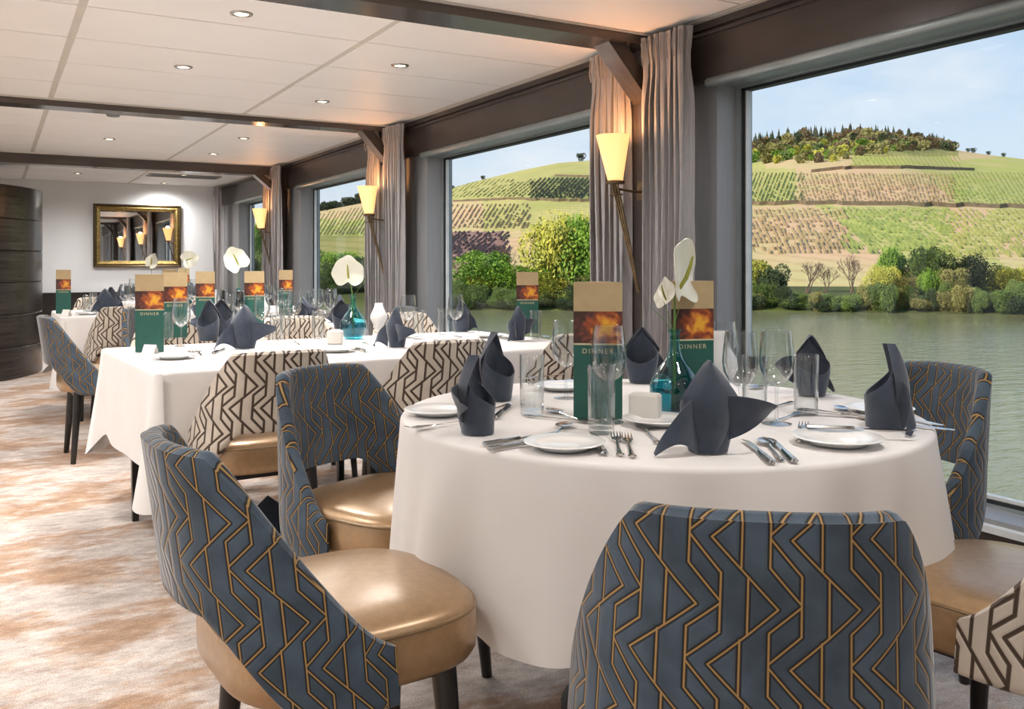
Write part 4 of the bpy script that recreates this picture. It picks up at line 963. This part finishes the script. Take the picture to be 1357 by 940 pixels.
for kd, val in ds:
    for px in us:
        d0 = interp(SHORE, px); D = d0+val if kd == 's' else (d0+14+(DR-d0-14)*val**1.5 if kd == 't' else val)
        z = ground(px, D); x_, y_ = far(px, D); vs.append((x_, y_, z)); pyv.append((px, 350-(z-EYE)*F/D))
nu = len(us); fs, mi = [], []
for j in range(len(ds)-1):
    for i in range(nu-1):
        a = j*nu+i; fs.append((a, a+1, a+1+nu, a+nu)); p_ = [pyv[q] for q in (a, a+1, a+1+nu, a+nu)]
        jx = noise.noise(Vector((p_[0][0]*.03, p_[0][1]*.05, 0)))*5
        mi.append(6 if j < 10 else field_of(sum(q[0] for q in p_)/4+jx, sum(q[1] for q in p_)/4+jx*.3))
mb = MB(); mb.v = vs; mb.f = fs; mb.mi = mi
hill = link('vineyard_hill', mb.mesh('vineyard_hill', FM, sharp=0, fix=False), kind='structure')
def D_of(px, py):
    """depth at which the slope is seen at this height"""
    lo = interp(SHORE, px)+14; best = lo; D = lo
    while D < DR:
        if 350-(ground(px, D)-EYE)*F/D <= py: return D
        D += 2.5
    return DR
# terrace walls across the hill
M['terrace'] = pm('terrace_stone', (.12, .085, .05), (.20, .15, .09), .8, .95)
for lab, pts, h in (('long stone terrace wall crossing the hill at half height', [(975, 273), (1100, 272), (1200, 274), (1300, 276), (1400, 277)], .7), ('upper stone terrace wall below the wood', [(1075, 229), (1120, 225), (1200, 224), (1300, 226)], .8),
                    ('terrace track wall seen through the second window', [(600, 268), (680, 265), (740, 268), (800, 268)], .6), ('short upper terrace wall seen through the second window', [(735, 234), (800, 236)], .8)):
    P = []
    for (a, b_), (c_, d_) in zip(pts, pts[1:]):
        for q in range(12): P.append((a+(c_-a)*q/12, b_+(d_-b_)*q/12))
    mb = MB(); rings = []
    for px, py in P:
        D = D_of(px, py); z = ground(px, D); x_, y_ = far(px, D); x2, y2 = far(px, D+1.0); rings.append([(x_, y_, z-.8), (x_, y_, z+h), (x2, y2, z+h), (x2, y2, z-.8)])
    mb.loft(rings, True, True); tag(link('terrace_wall', mb.mesh('terrace_wall', M['terrace'], False)), lab, 'terrace wall', 'terrace walls on the hill')
# vine rows as low bushes
def vines(u0, u1, y0, y1, slant, step, mat, label, hw=.17, hh=.36, lean=0):
    rng = random.Random(int(u0+y0)); mb = MB(); u = u0-max(0, slant)
    while u < u1+max(0, -slant):
        pts = []; n = max(4, int((y1-y0)/4))
        for q in range(n+1):
            v = q/n; px = u+slant*v; py = y0+(y1-y0)*v+lean*(px-u0)
            if u0-4 < px < u1+4:
                D = D_of(px, py); x_, y_ = far(px, D); pts.append((Vector((x_, y_, ground(px, D))), D))
            else:
                if len(pts) > 1: break
                pts = []
        if len(pts) > 1:
            for (p, D), (p2, D2) in zip(pts, pts[1:]):
                if (p2-p).length > 60: continue
                m_ = max(1, int((p-p2).length/2.2))
                for c in range(m_):
                    if rng.random() < .22: continue
                    a = p.lerp(p2, c/m_); b_ = p.lerp(p2, (c+.85)/m_); d = (b_-a); d.z = 0
                    if d.length < .01: continue
                    d.normalize(); w = Vector((-d.y, d.x, 0))*hw*rng.uniform(.7, 1.3); h = Vector((0, 0, hh*rng.uniform(.6, 1.3)))
                    mb.add([a-w, b_-w, a+w, b_+w, a+h, b_+h], [(0, 1, 5, 4), (2, 4, 5, 3), (0, 4, 2), (1, 3, 5)])
        u += step*rng.uniform(.85, 1.15)
    tag(link('vine_rows', mb.mesh('vine_rows', mat, False)), label, 'vines', kind='stuff')
M['vine'] = pm('vine_leaves', (.15, .20, .05), (.26, .30, .07), .5, .9); M['vine_dark'] = pm('dark_vines', (.055, .06, .03), (.09, .09, .04), .5, .9)
M['vine_brown'] = pm('bare_vine_wood', (.34, .22, .12), (.30, .24, .11), .5, .9); M['vine_purple'] = pm('purplish_bare_vines', (.15, .09, .075), (.11, .07, .06), .5, .9); M['vine_pale'] = pm('budding_vines', (.30, .30, .08), (.22, .24, .06), .5, .9)
vines(980, 1062, 230, 270, -16, 5.5, M['vine'], 'thin vine rows on the yellow-green parcel left above the long terrace wall')
vines(1062, 1262, 231, 270, 13, 5.0, M['vine_brown'], 'brown vine rows on the pink parcel between the two terrace walls')
vines(1262, 1400, 229, 272, 26, 6, M['vine'], 'green vine rows on the bright parcel at the right above the terrace wall')
vines(982, 1120, 278, 338, 30, 6.5, M['vine_brown'], 'sparse brown vine rows on the pale slope above the bare trees')
vines(1118, 1262, 279, 338, 74, 6.5, M['vine'], 'green diagonal vine rows above the bright green tree')
vines(1262, 1400, 280, 345, 60, 7.5, M['vine_pale'], 'pale diagonal vine rows at the right below the terrace wall')
vines(1130, 1270, 204, 222, 12, 6, M['vine_pale'], 'short vine rows just below the hilltop wood')
vines(705, 805, 237, 264, -26, 5.5, M['vine_dark'], 'dark rows of vines below the ridge in the second window', .28, .6)
vines(592, 706, 238, 262, -30, 6, M['vine_pale'], 'pale green vine rows left of the dark ones in the second window')
vines(592, 672, 309, 348, -42, 6.5, M['vine_purple'], 'rows of bare vines on the purple soil in the second window')
vines(600, 700, 272, 304, -20, 6, M['vine_brown'], 'brown vine rows on the tan slope in the middle of the second window')
vines(415, 492, 276, 312, -22, 5, M['vine_pale'], 'vine rows on the slope in the third window')

# leafy trees
def leaf_crown(seed, n=2600, blobs=9, squash=1.0, leaf=.055):
    rng = random.Random(seed); mb = MB(); bl = []
    for k in range(blobs):
        a = rng.uniform(0, 6.28); r_ = rng.uniform(.05, .55); h = rng.uniform(.30, .80); bl.append((r_*math.cos(a), r_*math.sin(a), h, rng.uniform(.20, .36)))
    bl.append((0, 0, .5, .42)); bl.append((0, 0, .28, .40))
    vs, fs = [], []
    for k in range(n):
        bx, by, bz, br = rng.choice(bl)
        v = Vector((rng.gauss(0, 1), rng.gauss(0, 1), rng.gauss(0, 1))).normalized()*br*rng.uniform(.72, 1.04)
        p = Vector((bx, by, bz*squash))+Vector((v.x, v.y, v.z*squash)); p.z = max(.02, p.z)
        d1 = Vector((rng.gauss(0, 1), rng.gauss(0, 1), rng.gauss(0, 1))).normalized(); d2 = d1.orthogonal().normalized(); l = leaf*rng.uniform(.6, 1.3)
        o_ = len(vs); vs += [tuple(p-d1*l), tuple(p+d2*l*.6), tuple(p+d1*l), tuple(p-d2*l*.6)]; fs.append((o_, o_+1, o_+2, o_+3))
    mb.add(vs, fs); return mb.mesh('leaves', M['vine'], False, fix=False)
CROWN = [leaf_crown(k, 10000, 16, 1.0 if k % 2 else .85, .028) for k in range(4)]
TRUNK = MB().tube([(0, 0, -.05), (.01, 0, .15), (0, .02, .38), (.02, .02, .7)], [.035, .028, .02, .006], 7).tube([(0, 0, .15), (.12, .05, .4), (.25, .1, .62)], [.018, .012, .004], 5).tube([(0, 0, .2), (-.14, -.04, .42), (-.26, -.1, .6)], [.018, .012, .004], 5).mesh('trunk', pm('grey_bark', (.12, .09, .06), (.07, .05, .035), 6, .95))
LC = {'bright': pm('bright_spring_leaves', (.22, .36, .02), (.12, .24, .02), 3, .7, hi=.6), 'yellow': pm('yellow_green_leaves', (.50, .46, .06), (.34, .35, .05), 3, .7, hi=.6), 'mid': pm('mid_green_leaves', (.15, .22, .04), (.09, .14, .03), 3, .75, hi=.6),
      'dark': pm('dark_green_leaves', (.055, .085, .03), (.035, .055, .02), 3, .8, hi=.6), 'olive': pm('olive_leaves', (.30, .27, .09), (.20, .19, .06), 3, .8, hi=.6), 'brown': pm('brownish_buds', (.22, .16, .08), (.15, .11, .05), 3, .85, hi=.6)}
def tree(px, pyb, pyt, w, col, label, v=0, group='trees and bushes on the far river bank', dz=0):
    """stands at the depth where the bank is seen at pyb; top reaches pyt; w wide in pixels"""
    d0 = interp(SHORE, px); D = d0+2.5+dz*.6
    z = ground(px, D); x_, y_ = far(px, D); top = EYE+(350-pyt)*D/F; h = max(1.0, top-z); ww = w*D/F
    o = empty('tree', (x_, y_, z-.1), random.uniform(0, 6), label, 'tree', group)
    c = link('leaves', CROWN[v % 4], o, mat=LC[col], kind='stuff'); c.scale = (ww/1.3, ww/1.3, h/.92)
    tr = link('trunk', TRUNK, o); tr.scale = (ww/1.5, ww/1.5, h)
TR = [(985, 340, 84, 'yellow', 'tall yellow-green bush at the left edge of the near window', 3), (1018, 354, 56, 'dark', 'dark green bush right of the yellow one beside the near window frame', 1), (1185, 321, 44, 'bright', 'bright green tree standing out on the far bank', 6),
 (1166, 356, 44, 'yellow', 'yellow bush at the foot of the bright green tree', 3), (1205, 362, 40, 'olive', 'pale olive bush right of the bright green tree', 2), (1236, 333, 66, 'mid', 'large mid green tree right of the bright green one', 4), (1232, 350, 30, 'bright', 'fresh green bush before the large mid green tree', 1),
 (1285, 343, 74, 'dark', 'broad dark tree near the right of the near window', 4), (1262, 352, 40, 'olive', 'olive bush between the mid green and the dark tree', 1), (1335, 356, 60, 'yellow', 'yellow-green bush near the right edge of the photo', 4), (1363, 345, 50, 'yellow', 'tall yellow tree at the right edge of the photo', 6),
 (1420, 340, 90, 'mid', 'green tree beyond the right edge of the photo', 4), (1345, 384, 46, 'olive', 'low pale bush at the water near the right edge', 0), (1302, 395, 40, 'yellow', 'small yellow bush at the water below the dark tree', 0),
 (748, 271, 112, 'yellow', 'large round yellow-green tree in the second window', 5), (775, 300, 90, 'bright', 'bright green tree beside the large yellow one in the second window', 2), (700, 348, 60, 'bright', 'green bush left under the large tree in the second window', 1), (636, 338, 92, 'bright', 'broad green bush at the left of the second window', 3), (655, 352, 60, 'yellow', 'yellow-green bush in the middle of the second window', 1),
 (722, 365, 70, 'yellow', 'yellow low bush before the large tree', 0), (775, 360, 60, 'olive', 'pale low bush before the large tree near the curtain', 0), (598, 372, 50, 'mid', 'green bush beside the frame of the second window', 0),
 (432, 342, 54, 'mid', 'mid green tree at the left of the third window', 6), (470, 345, 60, 'dark', 'dark green tree in the third window', 9), (448, 330, 60, 'bright', 'fresh green tree in the third window', 14), (410, 335, 50, 'dark', 'dark tree beside the frame of the third window', 12), (500, 340, 60, 'mid', 'green tree in the third window behind the curtain', 8),
 (340, 305, 40, 'bright', 'green tree seen in the narrow farthest window', 6), (355, 330, 40, 'mid', 'darker tree in the narrow farthest window', 3), (325, 340, 40, 'dark', 'dark bush in the narrow farthest window', 2), (540, 335, 70, 'mid', 'green tree hidden behind the second pilaster', 6), (860, 330, 110, 'mid', 'green tree hidden behind the first pilaster', 4), (930, 350, 80, 'bright', 'bush hidden behind the near grey pilaster', 3)]
for k, (px, pt, w, col, lb, dz) in enumerate(TR): tree(px, 0, pt, w, col, lb, k, dz=dz)
rng = random.Random(12)
for k in range(58):
    px = 985+k*6.6 if k < 58 else 0; pt = rng.uniform(374, 398)
    if 1040 < px < 1135: pt = rng.uniform(388, 402)
    tree(px, 0, pt, rng.uniform(20, 40), rng.choice(['mid', 'dark', 'mid', 'olive', 'dark']), 'low green bush in the hedge along the water of the far bank', k, 'low bank bushes', dz=rng.uniform(-3.4, 0))
for k in range(34):
    px = 590+k*6.4; tree(px, 0, rng.uniform(378, 398), rng.uniform(22, 44), rng.choice(['mid', 'dark', 'mid']), 'low dark bush at the waterline seen through the second window', k, 'low bank bushes in the second window', dz=rng.uniform(-3.4, -1))
# bare trees
def bare(seed):
    rng = random.Random(seed); mb = MB()
    def br(p, d, l, r_, dep):
        q = p+d*l; mb.tube([tuple(p), tuple((p+q)/2+Vector((rng.uniform(-1, 1), rng.uniform(-1, 1), 0))*l*.06), tuple(q)], [r_, r_*.8, r_*.6], 4, False)
        if dep == 0: return
        for _ in range(3 if dep > 1 else 4):
            nd = (d+Vector((rng.uniform(-1, 1), rng.uniform(-1, 1), rng.uniform(-.1, .5)))*.75).normalized(); br(q, nd, l*rng.uniform(.55, .8), r_*.6, dep-1)
    for _ in range(4): br(Vector((rng.uniform(-.05, .05), rng.uniform(-.05, .05), 0)), Vector((rng.uniform(-.4, .4), rng.uniform(-.4, .4), 1)).normalized(), .30, .018, 4)
    return mb.mesh('branches', pm('bare_branch_bark%d' % seed, (.20, .13, .09), (.14, .09, .06), 5, .95), False)
BR = [bare(1), bare(2)]
for q, (px, pt, w, lb) in enumerate(((1130, 332, 44, 'bare brown tree fanning out on the far bank left of the bright green tree'), (1070, 338, 46, 'bare pale shrub on the far bank in the near window'), (1095, 350, 40, 'small bare shrub between two larger bare trees'), (1322, 350, 40, 'bare brownish tree behind the right-hand bushes'), (668, 318, 50, 'bare brown tree between the bushes of the second window'))):
    d0 = interp(SHORE, px); D = d0+9; z = ground(px, D); x_, y_ = far(px, D); h = EYE+(350-pt)*D/F-z
    o = tag(link('bare_tree', BR[q % 2], loc=(x_, y_, z), rot=(0, 0, q*1.3)), lb, 'tree', 'bare trees on the far bank'); ww = w*D/F; o.scale = (ww, ww, h/.95)
# wood on the hilltop: conifers along the crest, round crowns below
def conifer(seed):
    rng = random.Random(seed); mb = MB(); z = .1
    for k in range(6):
        r_ = .26*(1-k/6.5); n = 7; ring = [(r_*rng.uniform(.7, 1.2)*math.cos(2*PI*i/n), r_*rng.uniform(.7, 1.2)*math.sin(2*PI*i/n), z+rng.uniform(-.03, .03)) for i in range(n)]
        mb.add(ring+[(0, 0, z+.28)], [(i, (i+1) % n, n) for i in range(n)]); z += .14
    mb.tube([(0, 0, 0), (0, 0, .9)], [.02, .005], 4); return mb.mesh('conifer', pm('conifer_needles%d' % seed, (.035, .05, .03), (.06, .06, .03), 2, .9), False)
CON = [conifer(k) for k in range(3)]
SMALL = [leaf_crown(20+k, 420, 6, 1.0, .12) for k in range(3)]
k = 0
while k < 105:
    px = 975+rng.random()**.9*285; D = DR-rng.uniform(-12, 22); z = ground(px, D); x_, y_ = far(px, D)
    h = rng.uniform(5.5, 8.8); 
    o = tag(link('conifer', CON[k % 3], loc=(x_, y_, z-.3), rot=(0, 0, rng.uniform(0, 6))), 'dark conifer on the wooded crest of the hill', 'tree', 'conifers along the hill crest'); o.scale = (h*.95, h*.95, h); k += 1
k = 0
while k < 230:
    px = rng.uniform(970, 1262); lim = 222-abs(px-1060)*.03 if px < 1130 else 212-(px-1130)*.10
    top = interp(SKY, px); py = rng.uniform(top+1, max(top+3, lim-3)); D = D_of(px, py); z = ground(px, D); x_, y_ = far(px, D); h = rng.uniform(9, 15)*D/F
    col = rng.choice(['olive', 'brown', 'olive', 'mid', 'bright', 'yellow']) if py > top+14 else rng.choice(['olive', 'brown', 'brown', 'dark'])
    o = link('hill_tree', SMALL[k % 3], loc=(x_, y_, z-.5), rot=(0, 0, rng.uniform(0, 6)), mat=LC[col]); o.scale = (h*.9, h*.9, h)
    tag(o, 'round-crowned tree in the wood on the upper slope of the hill', 'tree', 'leafy trees of the hilltop wood'); k += 1
for px, h in ((640, 4), (770, 8), (790, 7), (600, 3), (1290, 5), (1310, 4), (1283, 4), (1330, 4)):
    D = DR-6; z = ground(px, D); x_, y_ = far(px, D); o = link('hill_tree', SMALL[0], loc=(x_, y_, z-.3), mat=LC['dark']); o.scale = (h*.6, h*.6, h*.7); tag(o, 'small lone tree on the bare ridge line', 'tree', 'lone trees on the ridge')
for k in range(26):
    px = 405+k*3.6+rng.uniform(-2, 2); D = DR-10; z = ground(px, D); x_, y_ = far(px, D); h = rng.uniform(3, 7); o = link('hill_tree', SMALL[k % 3], loc=(x_, y_, z-.3), mat=LC['dark']); o.scale = (h, h, h); tag(o, 'dark tree on the ridge seen through the third window', 'tree', 'ridge trees in the third window')
